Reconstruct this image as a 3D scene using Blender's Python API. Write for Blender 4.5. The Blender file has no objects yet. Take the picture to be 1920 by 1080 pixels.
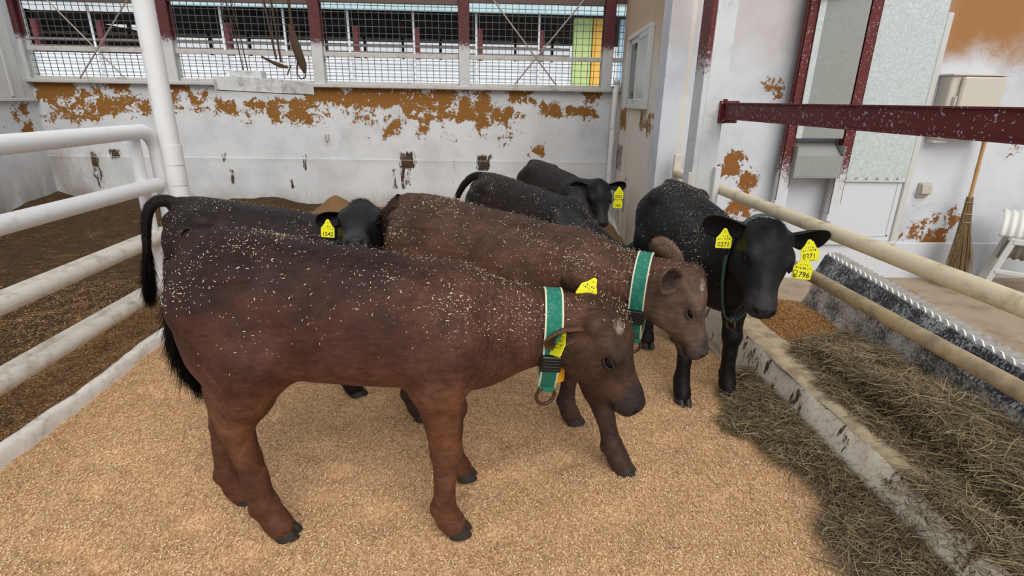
import bpy, math, random
import numpy as np
from mathutils import Vector, Matrix
from mathutils.bvhtree import BVHTree

rng = np.random.default_rng(7)
random.seed(7)
SC = bpy.context.scene
COL = SC.collection

# ------------------------------------------------------------------ camera
F_PX, PITCH, ROLL, YAW, CAM_H = 1009.75, 0.33733, -0.017255, 0.050826, 1.5
fw = Vector((math.sin(YAW) * math.cos(PITCH), math.cos(YAW) * math.cos(PITCH), -math.sin(PITCH)))
rt = Vector((math.cos(YAW), -math.sin(YAW), 0))
dn = fw.cross(rt)
rt2 = rt * math.cos(ROLL) + dn * math.sin(ROLL)
dn2 = -rt * math.sin(ROLL) + dn * math.cos(ROLL)
cam_d = bpy.data.cameras.new('camera')
cam_d.sensor_width = 36.0
cam_d.lens = F_PX / 1920 * 36.0
cam_d.clip_start = 0.05
cam_d.clip_end = 200
cam = bpy.data.objects.new('camera', cam_d)
COL.objects.link(cam)
m3 = Matrix((rt2, -dn2, -fw)).transposed()
cam.matrix_world = Matrix.Translation((0, 0, CAM_H)) @ m3.to_4x4()
SC.camera = cam

# ------------------------------------------------------------------ world, sun, exposure
SC.view_settings.view_transform = 'Standard'
SC.view_settings.look = 'None'
SC.view_settings.gamma = 1.0
SC.view_settings.use_curve_mapping = False
SC.view_settings.exposure = 0.0
wd = bpy.data.worlds.new('overcast_sky')
SC.world = wd
wd.use_nodes = True
bg = wd.node_tree.nodes['Background']
bg.inputs['Color'].default_value = (0.93, 0.965, 1.0, 1)
bg.inputs['Strength'].default_value = 0.74
sd = bpy.data.lights.new('sun', 'SUN')
sd.energy = 2.3
sd.angle = math.radians(50)
sd.color = (1.0, 0.95, 0.88)
sun = bpy.data.objects.new('sun', sd)
COL.objects.link(sun)
sun.rotation_euler = (math.radians(47), 0, math.radians(14))
SC.cycles.max_bounces = 6
SC.cycles.transparent_max_bounces = 8


# ------------------------------------------------------------------ helpers: tagging, meshes
def tag(o, label=None, cat=None, group=None, kind=None):
    if label: o['label'] = label
    if cat: o['category'] = cat
    if group: o['group'] = group
    if kind: o['kind'] = kind
    return o


def empty(name, loc=(0, 0, 0), rz=0.0, scale=1.0):
    o = bpy.data.objects.new(name, None)
    COL.objects.link(o)
    o.location = loc
    o.rotation_euler = (0, 0, rz)
    o.scale = (scale,) * 3
    o.empty_display_size = 0.1
    return o


def np_mesh(name, V, Fc, mat=None, parent=None, smooth=False, attrs=None, cols=None):
    """V (n,3), Fc (m,k) all faces with the same k"""
    V = np.asarray(V, np.float32)
    Fc = np.asarray(Fc, np.int32)
    me = bpy.data.meshes.new(name)
    n, k = Fc.shape
    me.vertices.add(len(V))
    me.vertices.foreach_set('co', V.ravel())
    me.loops.add(n * k)
    me.loops.foreach_set('vertex_index', Fc.ravel())
    me.polygons.add(n)
    me.polygons.foreach_set('loop_start', np.arange(0, n * k, k, dtype=np.int32))
    me.polygons.foreach_set('use_smooth', np.full(n, smooth))
    me.update(calc_edges=True)
    for an, av in (attrs or {}).items():
        a = me.attributes.new(an, 'FLOAT', 'POINT')
        a.data.foreach_set('value', np.asarray(av, np.float32))
    for an, av in (cols or {}).items():
        a = me.attributes.new(an, 'FLOAT_COLOR', 'POINT')
        c = np.ones((len(V), 4), np.float32)
        c[:, :3] = av
        a.data.foreach_set('color', c.ravel())
    o = bpy.data.objects.new(name, me)
    COL.objects.link(o)
    if mat: me.materials.append(mat)
    if parent: o.parent = parent
    return o


def frame_of(d, hint=(0, 0, 1)):
    d = Vector(d).normalized()
    h = Vector(hint)
    if abs(d.dot(h.normalized())) > 0.98: h = Vector((1, 0, 0)) if abs(d.x) < 0.9 else Vector((0, 1, 0))
    a = h.cross(d).normalized()
    b = d.cross(a).normalized()
    return d, a, b


class MB:
    def __init__(s):
        s.v, s.f, s.sm = [], [], []

    def add(s, vs, fs, smooth=False):
        o = len(s.v)
        s.v += [tuple(v) for v in vs]
        s.f += [tuple(i + o for i in f) for f in fs]
        s.sm += [smooth] * len(fs)
        return s

    def box(s, lo, hi, bev=0.0):
        (x0, y0, z0), (x1, y1, z1) = lo, hi
        return s.obox(((x0 + x1) / 2, (y0 + y1) / 2, (z0 + z1) / 2), (1, 0, 0), (0, 1, 0), (0, 0, 1),
                      (abs(x1 - x0), abs(y1 - y0), abs(z1 - z0)), bev)

    def obox(s, c, ax, ay, az, size, bev=0.0):
        """box with chamfered vertical profile on every edge (bev) given in its own axes"""
        c, ax, ay, az = Vector(c), Vector(ax), Vector(ay), Vector(az)
        hx, hy, hz = size[0] / 2, size[1] / 2, size[2] / 2
        b = min(bev, hx * .9, hy * .9, hz * .9)
        if b <= 0:
            P = [c + ax * hx * i + ay * hy * j + az * hz * k for k in (-1, 1) for j in (-1, 1) for i in (-1, 1)]
            return s.add(P, [(0, 2, 3, 1), (4, 5, 7, 6), (0, 1, 5, 4), (2, 6, 7, 3), (0, 4, 6, 2), (1, 3, 7, 5)])
        rings = []
        for z, ins in ((-hz, b), (-hz + b, 0), (hz - b, 0), (hz, b)):
            X, Y = hx - ins, hy - ins
            r = [(-X + b, -Y), (X - b, -Y), (X, -Y + b), (X, Y - b), (X - b, Y), (-X + b, Y), (-X, Y - b), (-X, -Y + b)]
            rings.append([c + ax * x + ay * y + az * z for x, y in r])
        return s.rings(rings, True, True, False)

    def rings(s, R, cap0=True, cap1=True, smooth=True, closed=True):
        n = len(R[0])
        vs = [p for r in R for p in r]
        fs = []
        for i in range(len(R) - 1):
            for j in range(n if closed else n - 1):
                a, b2 = i * n + j, i * n + (j + 1) % n
                fs.append((a, b2, b2 + n, a + n))
        s.add(vs, fs, smooth)
        if cap0: s.add(R[0], [tuple(range(n))[::-1]])
        if cap1: s.add(R[-1], [tuple(range(n))])
        return s

    def tube(s, pts, rad, n=10, cap=True, hint=(0, 0, 1), smooth=True):
        pts = [Vector(p) for p in pts]
        if not hasattr(rad, '__len__'): rad = [rad] * len(pts)
        R = []
        pa = None
        for i, p in enumerate(pts):
            t = (pts[min(i + 1, len(pts) - 1)] - pts[max(i - 1, 0)]).normalized()
            if pa is None:
                _, a, b = frame_of(t, hint)
            else:
                a = (pa - t * pa.dot(t)).normalized()
                b = t.cross(a)
            pa = a
            R.append([p + (a * math.cos(q) + b * math.sin(q)) * rad[i] for q in [2 * math.pi * k / n for k in range(n)]])
        return s.rings(R, cap, cap, smooth)

    def torus(s, c, nrm, R, r, n=28, m=8, sx=1.0):
        _, a, b = frame_of(nrm)
        c = Vector(c)
        rr = []
        for i in range(n + 1):
            q = 2 * math.pi * i / n
            d = a * math.cos(q) * sx + b * math.sin(q)
            p = c + d * R
            dn_ = d.normalized()
            rr.append([p + (dn_ * math.cos(w) + Vector(nrm).normalized() * math.sin(w)) * r
                       for w in [2 * math.pi * k / m for k in range(m)]])
        return s.rings(rr, False, False, True)

    def prism(s, outline, c, ax, ay, th):
        """outline (x,y) in plane ax,ay extruded by th along ax x ay"""
        c, ax, ay = Vector(c), Vector(ax).normalized(), Vector(ay).normalized()
        nz = ax.cross(ay).normalized()
        lo = [c + ax * x + ay * y - nz * th / 2 for x, y in outline]
        hi = [p + nz * th for p in lo]
        return s.rings([lo, hi], True, True, False)

    def build(s, name, mat, parent=None, loc=None):
        me = bpy.data.meshes.new(name)
        me.from_pydata(s.v, [], s.f)
        me.polygons.foreach_set('use_smooth', s.sm)
        me.update()
        o = bpy.data.objects.new(name, me)
        COL.objects.link(o)
        if mat: me.materials.append(mat)
        if parent: o.parent = parent
        return o


def vnoise(P, scale, seed=0):
    """smooth value noise in numpy, P (n,3) -> (n,) in 0..1"""
    P = np.asarray(P, np.float64) * scale
    i = np.floor(P).astype(np.int64)
    f = P - i
    f = f * f * (3 - 2 * f)

    def h(a, b, c):
        x = (a * 374761393 + b * 668265263 + c * 2147483647 + seed * 974634777) & 0xFFFFFFFF
        x = ((x ^ (x >> 13)) * 1274126177) & 0xFFFFFFFF
        x = (x ^ (x >> 16)) & 0xFFFFFFFF
        return x / 4294967295.0
    r = 0
    for dx in (0, 1):
        for dy in (0, 1):
            for dz in (0, 1):
                w = (f[:, 0] if dx else 1 - f[:, 0]) * (f[:, 1] if dy else 1 - f[:, 1]) * (f[:, 2] if dz else 1 - f[:, 2])
                r = r + w * h(i[:, 0] + dx, i[:, 1] + dy, i[:, 2] + dz)
    return r


def fbm(P, scale, seed=0, oct=4):
    r, a, t = 0, 1.0, 0
    for k in range(oct):
        r = r + a * vnoise(P, scale * 2 ** k, seed + k)
        t += a
        a *= .5
    return r / t


def sstep(x, a, b):
    t = np.clip((x - a) / (b - a), 0, 1)
    return t * t * (3 - 2 * t)


# ------------------------------------------------------------------ helpers: materials
def lin(r, g, b):
    f = lambda c: (c / 255 / 12.92) if c / 255 <= .04045 else ((c / 255 + .055) / 1.055) ** 2.4
    return (f(r), f(g), f(b), 1.0)


class NT:
    def __init__(s, name):
        s.m = bpy.data.materials.new(name)
        s.m.use_nodes = True
        s.t = s.m.node_tree
        s.b = s.t.nodes['Principled BSDF']

    def n(s, typ, **kw):
        x = s.t.nodes.new(typ)
        for k, v in kw.items(): setattr(x, k, v)
        return x

    def l(s, a, b): s.t.links.new(a, b)

    def val(s, sock, v):
        if isinstance(v, bpy.types.NodeSocket): s.l(v, sock)
        else: sock.default_value = v

    def noise(s, scale, detail=4, rough=.6, vec=None, dist=0.0):
        x = s.n('ShaderNodeTexNoise')
        x.inputs['Scale'].default_value = scale
        x.inputs['Detail'].default_value = detail
        x.inputs['Roughness'].default_value = rough
        x.inputs['Distortion'].default_value = dist
        s.l(vec if vec is not None else s.pos(), x.inputs['Vector'])
        return x.outputs['Fac']

    def pos(s):
        if not hasattr(s, '_p'): s._p = s.n('ShaderNodeTexCoord').outputs['Object']
        return s._p

    def wpos(s):
        if not hasattr(s, '_w'): s._w = s.n('ShaderNodeNewGeometry').outputs['Position']
        return s._w

    def scale_vec(s, v, xyz):
        x = s.n('ShaderNodeMapping')
        x.inputs['Scale'].default_value = xyz
        s.l(v, x.inputs['Vector'])
        return x.outputs['Vector']

    def attr(s, name):
        x = s.n('ShaderNodeAttribute', attribute_name=name)
        return x

    def math(s, op, a, b=0.0, clamp=False):
        x = s.n('ShaderNodeMath', operation=op, use_clamp=clamp)
        s.val(x.inputs[0], a)
        s.val(x.inputs[1], b)
        return x.outputs[0]

    def ramp(s, v, a, b):
        x = s.n('ShaderNodeMapRange', interpolation_type='SMOOTHSTEP')
        s.val(x.inputs['Value'], v)
        x.inputs['From Min'].default_value = a
        x.inputs['From Max'].default_value = b
        return x.outputs['Result']

    def mix(s, f, a, b, mode='MIX'):
        x = s.n('ShaderNodeMix', data_type='RGBA', blend_type=mode)
        s.val(x.inputs[0], f)
        s.val(x.inputs[6], a)
        s.val(x.inputs[7], b)
        return x.outputs[2]

    def bump(s, h, strength=.3, dist=.01):
        x = s.n('ShaderNodeBump')
        x.inputs['Strength'].default_value = strength
        x.inputs['Distance'].default_value = dist
        s.l(h, x.inputs['Height'])
        if hasattr(s, '_b'): s.l(s._b, x.inputs['Normal'])
        s._b = x.outputs['Normal']
        s.l(s._b, s.b.inputs['Normal'])

    def done(s, col, rough=.7, metal=0.0, spec=.4):
        s.val(s.b.inputs['Base Color'], col)
        s.val(s.b.inputs['Roughness'], rough)
        s.val(s.b.inputs['Metallic'], metal)
        s.b.inputs['Specular IOR Level'].default_value = spec
        return s.m


def m_plain(name, c, rough=.6, metal=0, var=.12, sc=30, spec=.4, bump=.0):
    t = NT(name)
    n = t.noise(sc, 4)
    d = tuple(x * (1 - var) for x in c[:3]) + (1,)
    e = tuple(min(1, x * (1 + var)) for x in c[:3]) + (1,)
    if bump: t.bump(n, bump, .004)
    return t.done(t.mix(n, d, e), rough, metal, spec)


def m_dirty(name, c, dirt, amount=.5, sc=14, fine=90, rough=.65, bump=.15, streak=None):
    """paint with blotchy dirt and small chips"""
    t = NT(name)
    v = t.pos()
    if streak: v = t.scale_vec(v, streak)
    n = t.noise(sc, 8, .7, v)
    n2 = t.noise(fine, 5, .7)
    a = t.ramp(n, .75 - amount * .5, .95 - amount * .3)
    b = t.ramp(n2, .62, .7)
    f = t.math('MAXIMUM', t.math('MULTIPLY', a, .8), t.math('MULTIPLY', b, .45 * amount))
    t.bump(n2, bump, .003)
    return t.done(t.mix(f, c, dirt), rough)


def m_redwhite(name, z0, width=.25, chips=.5, zmode=True, white=lin(205, 207, 208), red=lin(92, 25, 24)):
    """red lead paint above z0, lime white sprayed over below it, in speckles"""
    t = NT(name)
    w = t.wpos()
    sep = t.n('ShaderNodeSeparateXYZ')
    t.l(w, sep.inputs[0])
    n = t.noise(38, 8, .75, w)
    n1 = t.noise(170, 3, .6, w)
    h = t.math('DIVIDE', t.math('SUBTRACT', sep.outputs['Z'], z0), width)
    x = t.math('ADD', h, t.math('MULTIPLY', t.math('SUBTRACT', n, .5), 2.2))
    x = t.math('ADD', x, t.math('MULTIPLY', t.math('SUBTRACT', n1, .5), 2.0))
    f = t.ramp(x, -.15, .15)
    sp = t.ramp(t.noise(90, 2, .5, w), .64, .68)
    f = t.math('MULTIPLY', f, t.math('SUBTRACT', 1, t.math('MULTIPLY', sp, chips)))
    dirt = t.mix(t.ramp(t.noise(9, 6, .7, w), .45, .8), white, tuple(v * .78 for v in white[:3]) + (1,))
    t.bump(n1, .1, .003)
    return t.done(t.mix(f, dirt, red), .55)


def m_wall(name, white=lin(209, 211, 214), ochre=lin(150, 102, 46), primer=None, grey=None, upper=None, upz=(1.75, 2.1)):
    """white lime paint flaking off; attributes peel and stain paint the places"""
    t = NT(name)
    w = t.wpos()
    pe = t.attr('peel').outputs['Fac']
    st = t.attr('stain').outputs['Fac']
    n = t.noise(6, 10, .72, w, .6)
    n2 = t.noise(34, 6, .65, w)
    x = t.math('ADD', t.math('MULTIPLY', pe, .84), t.math('MULTIPLY', t.math('SUBTRACT', n, .5), 1.9))
    x = t.math('ADD', x, t.math('MULTIPLY', t.math('SUBTRACT', n2, .5), .9))
    f = t.ramp(x, .54, .56)
    rim = t.ramp(x, .47, .53)
    big = t.noise(2.3, 6, .65, w)
    wc = t.mix(t.ramp(big, .38, .75), white, tuple(v * .80 for v in white[:3]) + (1,))
    fine = t.ramp(t.noise(60, 6, .7, w), .60, .72)
    wc = t.mix(t.math('MULTIPLY', fine, .35), wc, lin(150, 140, 128))
    cracks = t.n('ShaderNodeTexVoronoi', feature='DISTANCE_TO_EDGE')
    cracks.inputs['Scale'].default_value = 1.7
    wv = t.n('ShaderNodeVectorMath', operation='ADD')
    t.l(w, wv.inputs[0])
    nn = t.n('ShaderNodeTexNoise')
    nn.inputs['Scale'].default_value = 5
    nn.inputs['Detail'].default_value = 5
    t.l(w, nn.inputs['Vector'])
    vs = t.n('ShaderNodeVectorMath', operation='SCALE')
    vs.inputs['Scale'].default_value = .5
    t.l(nn.outputs['Color'], vs.inputs[0])
    t.l(vs.outputs[0], wv.inputs[1])
    t.l(wv.outputs[0], cracks.inputs['Vector'])
    ck = t.math('MULTIPLY', t.math('SUBTRACT', 1, t.ramp(cracks.outputs['Distance'], .0, .006)),
                t.ramp(t.noise(1.1, 2, .5, w), .52, .62))
    wc = t.mix(t.math('MULTIPLY', ck, .55), wc, lin(110, 108, 105))
    if upper:
        sep = t.n('ShaderNodeSeparateXYZ')
        t.l(w, sep.inputs[0])
        u = t.math('ADD', sep.outputs['Z'], t.math('MULTIPLY', t.math('SUBTRACT', t.noise(3, 5, .6, w), .5), .5))
        u = t.math('ADD', u, t.math('MULTIPLY', t.math('SUBTRACT', t.noise(150, 2, .5, w), .5), .4))
        u2 = t.attr('bare').outputs['Fac']
        wc = t.mix(t.math('MULTIPLY', t.ramp(u, *upz), u2), wc, upper)
    wc = t.mix(t.math('MULTIPLY', rim, .35), wc, lin(165, 160, 152))
    oc = t.mix(n2, ochre, tuple(v * .62 for v in ochre[:3]) + (1,))
    if grey: oc = t.mix(t.ramp(t.noise(2.0, 2, .5, w), .50, .56), oc, grey)
    c = t.mix(f, wc, oc)
    s2 = t.math('ADD', t.math('MULTIPLY', st, .82), t.math('MULTIPLY', t.math('SUBTRACT', t.noise(30, 7, .75, t.scale_vec(w, (1, 1, .22))), .5), 1.6))
    c = t.mix(t.ramp(s2, .5, .62), c, lin(66, 48, 36))
    wash = t.attr('wash').outputs['Fac']
    wn = t.math('MULTIPLY', wash, t.ramp(t.noise(3.2, 7, .7, t.scale_vec(w, (1, 1, .3))), .25, .7))
    c = t.mix(t.math('MULTIPLY', wn, .8), c, lin(118, 102, 82))
    t.bump(t.math('SUBTRACT', 1, f), .5, .004)
    t.bump(n2, .12, .004)
    return t.done(c, .75, 0, .25)


M = {}
M['white_pipe'] = m_dirty('white_pipe_paint', lin(219, 219, 220), lin(150, 136, 118), .35, 9, 70, .5)
M['white_pipe_low'] = m_dirty('worn_white_pipe_paint', lin(208, 202, 192), lin(128, 108, 86), .6, 10, 80, .55)
M['rail'] = m_dirty('cream_worn_rail_paint', lin(222, 207, 176), lin(150, 124, 86), .55, 12, 70, .5)
M['rail_low'] = m_dirty('muddy_worn_rail_paint', lin(182, 160, 122), lin(104, 96, 86), .75, 10, 70, .55)
M['red'] = m_redwhite('red_steel_paint', -50, 1, .8)
M['post'] = m_redwhite('red_and_white_post_paint', 2.35, .8)
M['postedge'] = m_redwhite('red_post_flange_paint', 1.72, .3)
M['legpaint'] = m_redwhite('red_leg_overspray', .98, .35)
M['mullion'] = m_redwhite('mullion_paint', 2.08, .14, .15, white=lin(196, 196, 196), red=lin(84, 34, 36))
M['sill'] = m_dirty('weathered_sill', lin(186, 184, 180), lin(110, 104, 98), .5, 8, 60)
M['topbar'] = m_plain('brown_top_bar', lin(92, 74, 70), .6)
M['wire'] = m_plain('galvanised_wire', lin(84, 84, 86), .5, .3)
M['rod'] = m_plain('rusty_rod', lin(150, 142, 134), .5, .2)
M['wall_back'] = m_wall('flaking_back_wall')
M['wall_side'] = m_wall('flaking_side_wall', white=lin(216, 210, 198), upper=lin(176, 146, 116), upz=(1.7, 2.3))
M['wall_front'] = m_wall('flaking_front_wall', white=lin(206, 209, 216), ochre=lin(150, 98, 50), upper=lin(158, 112, 66), upz=(1.75, 2.05))
M['panel'] = m_dirty('white_corrugated_panel', lin(196, 196, 194), lin(150, 146, 138), .35, 4, 60, .6)
M['galv'] = None
t = NT('galvanised_sheet')
v = t.n('ShaderNodeTexVoronoi'); v.inputs['Scale'].default_value = 60; t.l(t.pos(), v.inputs['Vector'])
n = t.noise(20, 8, .75)
c = t.mix(v.outputs['Distance'], lin(176, 184, 184), lin(206, 212, 212))
c = t.mix(t.ramp(n, .55, .75), c, lin(150, 154, 152))
M['galv'] = t.done(c, .5, .15)
t = NT('dull_chute_metal')
n = t.noise(26, 8, .75); n2 = t.noise(150, 3, .6)
c = t.mix(n, lin(128, 130, 126), lin(160, 162, 158))
c = t.mix(t.ramp(n2, .68, .74), c, lin(205, 205, 202))
M['chute'] = t.done(c, .6, .1)
M['door'] = m_dirty('white_door_paint', lin(206, 210, 216), lin(176, 174, 172), .3, 5, 60, .5, .05)
M['frame'] = m_plain('door_frame_aluminium', lin(200, 200, 196), .45, .1, .05)
M['concrete'] = m_dirty('trough_concrete', lin(186, 168, 138), lin(104, 84, 60), .75, 9, 60, .85, .4)
M['curb'] = m_dirty('limewashed_curb', lin(228, 224, 218), lin(118, 98, 76), .6, 7, 40, .9, .7)
t = NT('limewashed_trough_front')
n = t.noise(7, 9, .72, t.scale_vec(t.pos(), (1, 1, .6))); n2 = t.noise(50, 6, .7)
c = t.mix(t.ramp(n2, .45, .75), lin(232, 226, 212), lin(190, 174, 148))
st = t.ramp(t.noise(14, 7, .7, t.scale_vec(t.pos(), (1, 1, .3))), .55, .62)
c = t.mix(st, c, lin(86, 62, 42))
t.bump(n, .4, .01)
M['troughfront'] = t.done(c, .85)
t = NT('speckled_board')
n = t.noise(95, 5, .75, t.scale_vec(t.pos(), (1, 1, .45))); n2 = t.noise(7, 5, .65)
c = t.mix(t.ramp(t.math('ADD', n, t.math('MULTIPLY', t.math('SUBTRACT', n2, .5), .55)), .46, .62), lin(40, 42, 50), lin(176, 178, 182))
M['board'] = t.done(c, .6)
t = NT('speckled_slope')
n = t.noise(80, 5, .75); n2 = t.noise(6, 5, .65)
c = t.mix(t.ramp(t.math('ADD', n, t.math('MULTIPLY', t.math('SUBTRACT', n2, .5), .7)), .38, .6), lin(84, 80, 76), lin(196, 190, 182))
M['slope'] = t.done(c, .85)
M['corrtop'] = m_dirty('dirty_corrugated_sheet', lin(150, 146, 140), lin(92, 84, 80), .6, 18, 60, .6)
M['corr'] = m_dirty('corrugated_sheet_edge', lin(232, 232, 232), lin(120, 112, 110), .45, 18, 60, .5)
M['alley'] = m_dirty('alley_concrete', lin(160, 142, 120), lin(112, 92, 70), .6, 4, 50, .9, .3)
M['yellow'] = m_plain('yellow_tag_plastic', lin(240, 236, 36), .4, 0, .03)
M['orange'] = m_plain('orange_tag_plastic', lin(236, 170, 30), .4, 0, .03)
M['ink'] = m_plain('black_ink', lin(26, 26, 22), .6, 0, .02)
t = NT('green_collar_webbing')
n = t.noise(70, 5, .8); w = t.n('ShaderNodeTexWave'); w.inputs['Scale'].default_value = 90; t.l(t.pos(), w.inputs['Vector'])
c = t.mix(t.math('MULTIPLY', t.ramp(n, .48, .75), .6), lin(18, 112, 92), lin(120, 176, 158))
t.bump(w.outputs['Fac'], .25, .002)
M['webbing'] = t.done(c, .75)
M['webbing_dark'] = m_plain('dark_green_webbing', lin(60, 84, 78), .7)
M['binding'] = m_plain('pale_webbing_edge', lin(206, 204, 176), .8, 0, .2, 120)
M['buckle'] = m_plain('black_buckle_plastic', lin(24, 23, 24), .35, 0, .1)
M['ring'] = m_plain('rusty_ring_steel', lin(84, 62, 48), .5, .5, .3, 60)
M['eye'] = m_plain('eye_black', lin(10, 8, 9), .3, 0, .0, 10, .2)
t = NT('hoof_horn')
n = t.noise(40, 5, .7)
M['hoof'] = t.done(t.mix(n, lin(26, 24, 24), lin(62, 54, 48)), .5)
M['bamboo'] = m_plain('bamboo', lin(176, 138, 90), .45, 0, .15, 20)
M['broom'] = m_plain('broom_twigs', lin(136, 112, 78), .8, 0, .3, 50)
M['twine'] = m_plain('pale_twine', lin(190, 180, 156), .8)
M['cabinet'] = m_dirty('cream_cabinet_paint', lin(196, 190, 178), lin(160, 140, 112), .3, 5, 60, .5)
M['switch'] = m_dirty('grey_switch_plastic', lin(176, 172, 160), lin(110, 104, 92), .4, 12, 70, .5)
M['machine'] = m_dirty('white_machine_paint', lin(214, 214, 210), lin(130, 122, 112), .35, 9, 60, .5)
M['machinedark'] = m_plain('grey_drum_metal', lin(150, 150, 146), .5, .1)  # plain mid-grey metal, duller than the machine paint
M['glass'] = m_plain('dark_window_glass', lin(52, 56, 56), .12, 0, .1, 6, .6)
M['glass2'] = m_plain('frosted_window_glass', lin(190, 192, 192), .35, 0, .06, 6)
M['winframe'] = m_plain('window_aluminium', lin(206, 206, 202), .4, .1, .05)
M['lampwhite'] = m_dirty('chipped_white_metal', lin(200, 200, 198), lin(40, 40, 42), .62, 12, 26, .5)
M['rope'] = m_plain('dirty_rope', lin(70, 54, 40), .9, 0, .3, 90)
M['chain'] = m_plain('dark_chain', lin(64, 52, 46), .6, .3)
M['outwhite'] = m_plain('far_barn_white_wall', lin(238, 240, 244), .8, 0, .04, 3)
M['outline'] = m_plain('far_barn_grey_line', lin(176, 180, 186), .8)
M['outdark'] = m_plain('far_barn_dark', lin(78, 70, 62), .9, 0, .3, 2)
M['outbeam'] = m_plain('far_barn_beam', lin(150, 142, 134), .8, 0, .2, 5)
M['outpink'] = m_plain('far_barn_red_post', lin(160, 84, 88), .7)
M['outpole'] = m_plain('far_barn_white_pole', lin(226, 228, 230), .6)
M['outfascia'] = m_plain('far_barn_blue_gutter', lin(186, 212, 216), .6, 0, .05)
M['outroof'] = m_plain('far_barn_roof', lin(150, 152, 156), .6)
M['outgreen'] = m_plain('pale_green_door', lin(186, 208, 140), .6, 0, .06)
M['outyellow'] = m_plain('yellow_door', lin(236, 184, 84), .6, 0, .06)
M['outblue'] = m_plain('pale_blue_wall', lin(176, 206, 226), .6, 0, .05)
M['manure'] = m_plain('dried_manure', lin(70, 52, 38), .95, 0, .3, 30, .2, .3)


def m_bed(name, light, mid, dark, a=.42, b=.7):
    t = NT(name)
    w = t.wpos()
    v = t.n('ShaderNodeTexVoronoi')
    v.inputs['Scale'].default_value = 170
    wv = t.scale_vec(w, (1, .55, 1))
    t.l(wv, v.inputs['Vector'])
    n = t.noise(130, 4, .7, w)
    big = t.noise(2.2, 6, .65, w)
    sep = t.n('ShaderNodeSeparateColor')
    t.l(v.outputs['Color'], sep.inputs[0])
    c = t.mix(t.ramp(sep.outputs[0], .05, .95), mid, light)
    c = t.mix(t.math('MULTIPLY', t.ramp(n, .5, .72), .55), c, dark)
    at = t.attr('dirt').outputs['Fac']
    d = t.math('ADD', at, t.math('MULTIPLY', t.math('SUBTRACT', t.noise(9, 8, .7, w), .5), .8))
    d = t.math('ADD', d, t.math('MULTIPLY', t.math('SUBTRACT', big, .5), .6))
    c = t.mix(t.math('MULTIPLY', t.ramp(d, a, b), .85), c, dark)
    t.bump(v.outputs['Distance'], .55, .006)
    t.bump(n, .4, .006)
    return t.done(c, .9, 0, .2)


M['bed'] = m_bed('sawdust_bedding', lin(226, 190, 148), lin(188, 144, 101), lin(100, 73, 46))
M['bed_old'] = m_bed('old_brown_bedding', lin(140, 106, 70), lin(104, 76, 48), lin(54, 40, 27), .3, .6)
t = NT('wood_shaving_flakes')
at = t.attr('tone').outputs['Fac']
c = t.mix(at, lin(170, 126, 84), lin(242, 212, 170))
M['flakes'] = t.done(c, .8, 0, .2)
t = NT('pale_sawdust_specks')
M['specks'] = t.done(lin(216, 196, 166), .8)
t = NT('dried_hay')
at = t.attr('tone').outputs['Fac']
c = t.mix(at, lin(58, 47, 33), lin(178, 158, 122))
M['hay'] = t.done(c, .8, 0, .25)
M['haybase'] = m_plain('packed_hay_brown', lin(84, 72, 46), .95, 0, .35, 40, .1, .6)
t = NT('trodden_litter')
at = t.attr('tone').outputs['Fac']
M['litter'] = t.done(t.mix(at, lin(62, 44, 28), lin(150, 112, 72)), .9, 0, .15)
t = NT('old_shaving_flakes')
at = t.attr('tone').outputs['Fac']
M['oldflakes'] = t.done(t.mix(at, lin(92, 66, 42), lin(196, 158, 116)), .9, 0, .15)
t = NT('feed_grain')
at = t.attr('tone').outputs['Fac']
M['grain'] = t.done(t.mix(at, lin(118, 76, 40), lin(206, 158, 100)), .7)
M['grainbase'] = m_plain('grain_heap', lin(140, 98, 58), .9, 0, .35, 90, .2, .6)


def m_coat(name, rough=.62, spec=.2):
    t = NT(name)
    ca = t.attr('coat').outputs['Color']
    wr = t.attr('wrinkle').outputs['Fac']
    o = t.pos()
    n = t.noise(9, 6, .65, o)
    n2 = t.noise(60, 5, .7, t.scale_vec(o, (.35, 1, 1)))
    c = t.mix(1.0, ca, t.mix(t.ramp(n, .3, .7), (.62, .60, .58, 1), (1.3, 1.27, 1.24, 1)), 'MULTIPLY')
    c = t.mix(1.0, c, t.mix(t.ramp(n2, .3, .7), (.75, .75, .75, 1), (1.2, 1.2, 1.2, 1)), 'MULTIPLY')
    wv = t.n('ShaderNodeTexWave', bands_direction='X')
    wv.inputs['Scale'].default_value = 13
    wv.inputs['Distortion'].default_value = 7
    wv.inputs['Detail'].default_value = 3
    wv.inputs['Detail Scale'].default_value = 1.6
    t.l(o, wv.inputs['Vector'])
    t.bump(t.math('MULTIPLY', wv.outputs['Fac'], wr), .45, .012)
    t.bump(n, .35, .02)
    t.bump(n2, .3, .006)
    return t.done(c, rough, 0, spec)


M['coat'] = m_coat('calf_coat')
M['coat_black'] = m_coat('black_calf_coat', .5, .22)
t = NT('calf_hair')
M['hair'] = t.done(t.attr('coat').outputs['Color'], .6, 0, .18)
t = NT('black_calf_hair')
M['hair_black'] = t.done(t.attr('coat').outputs['Color'], .5, 0, .16)


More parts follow.
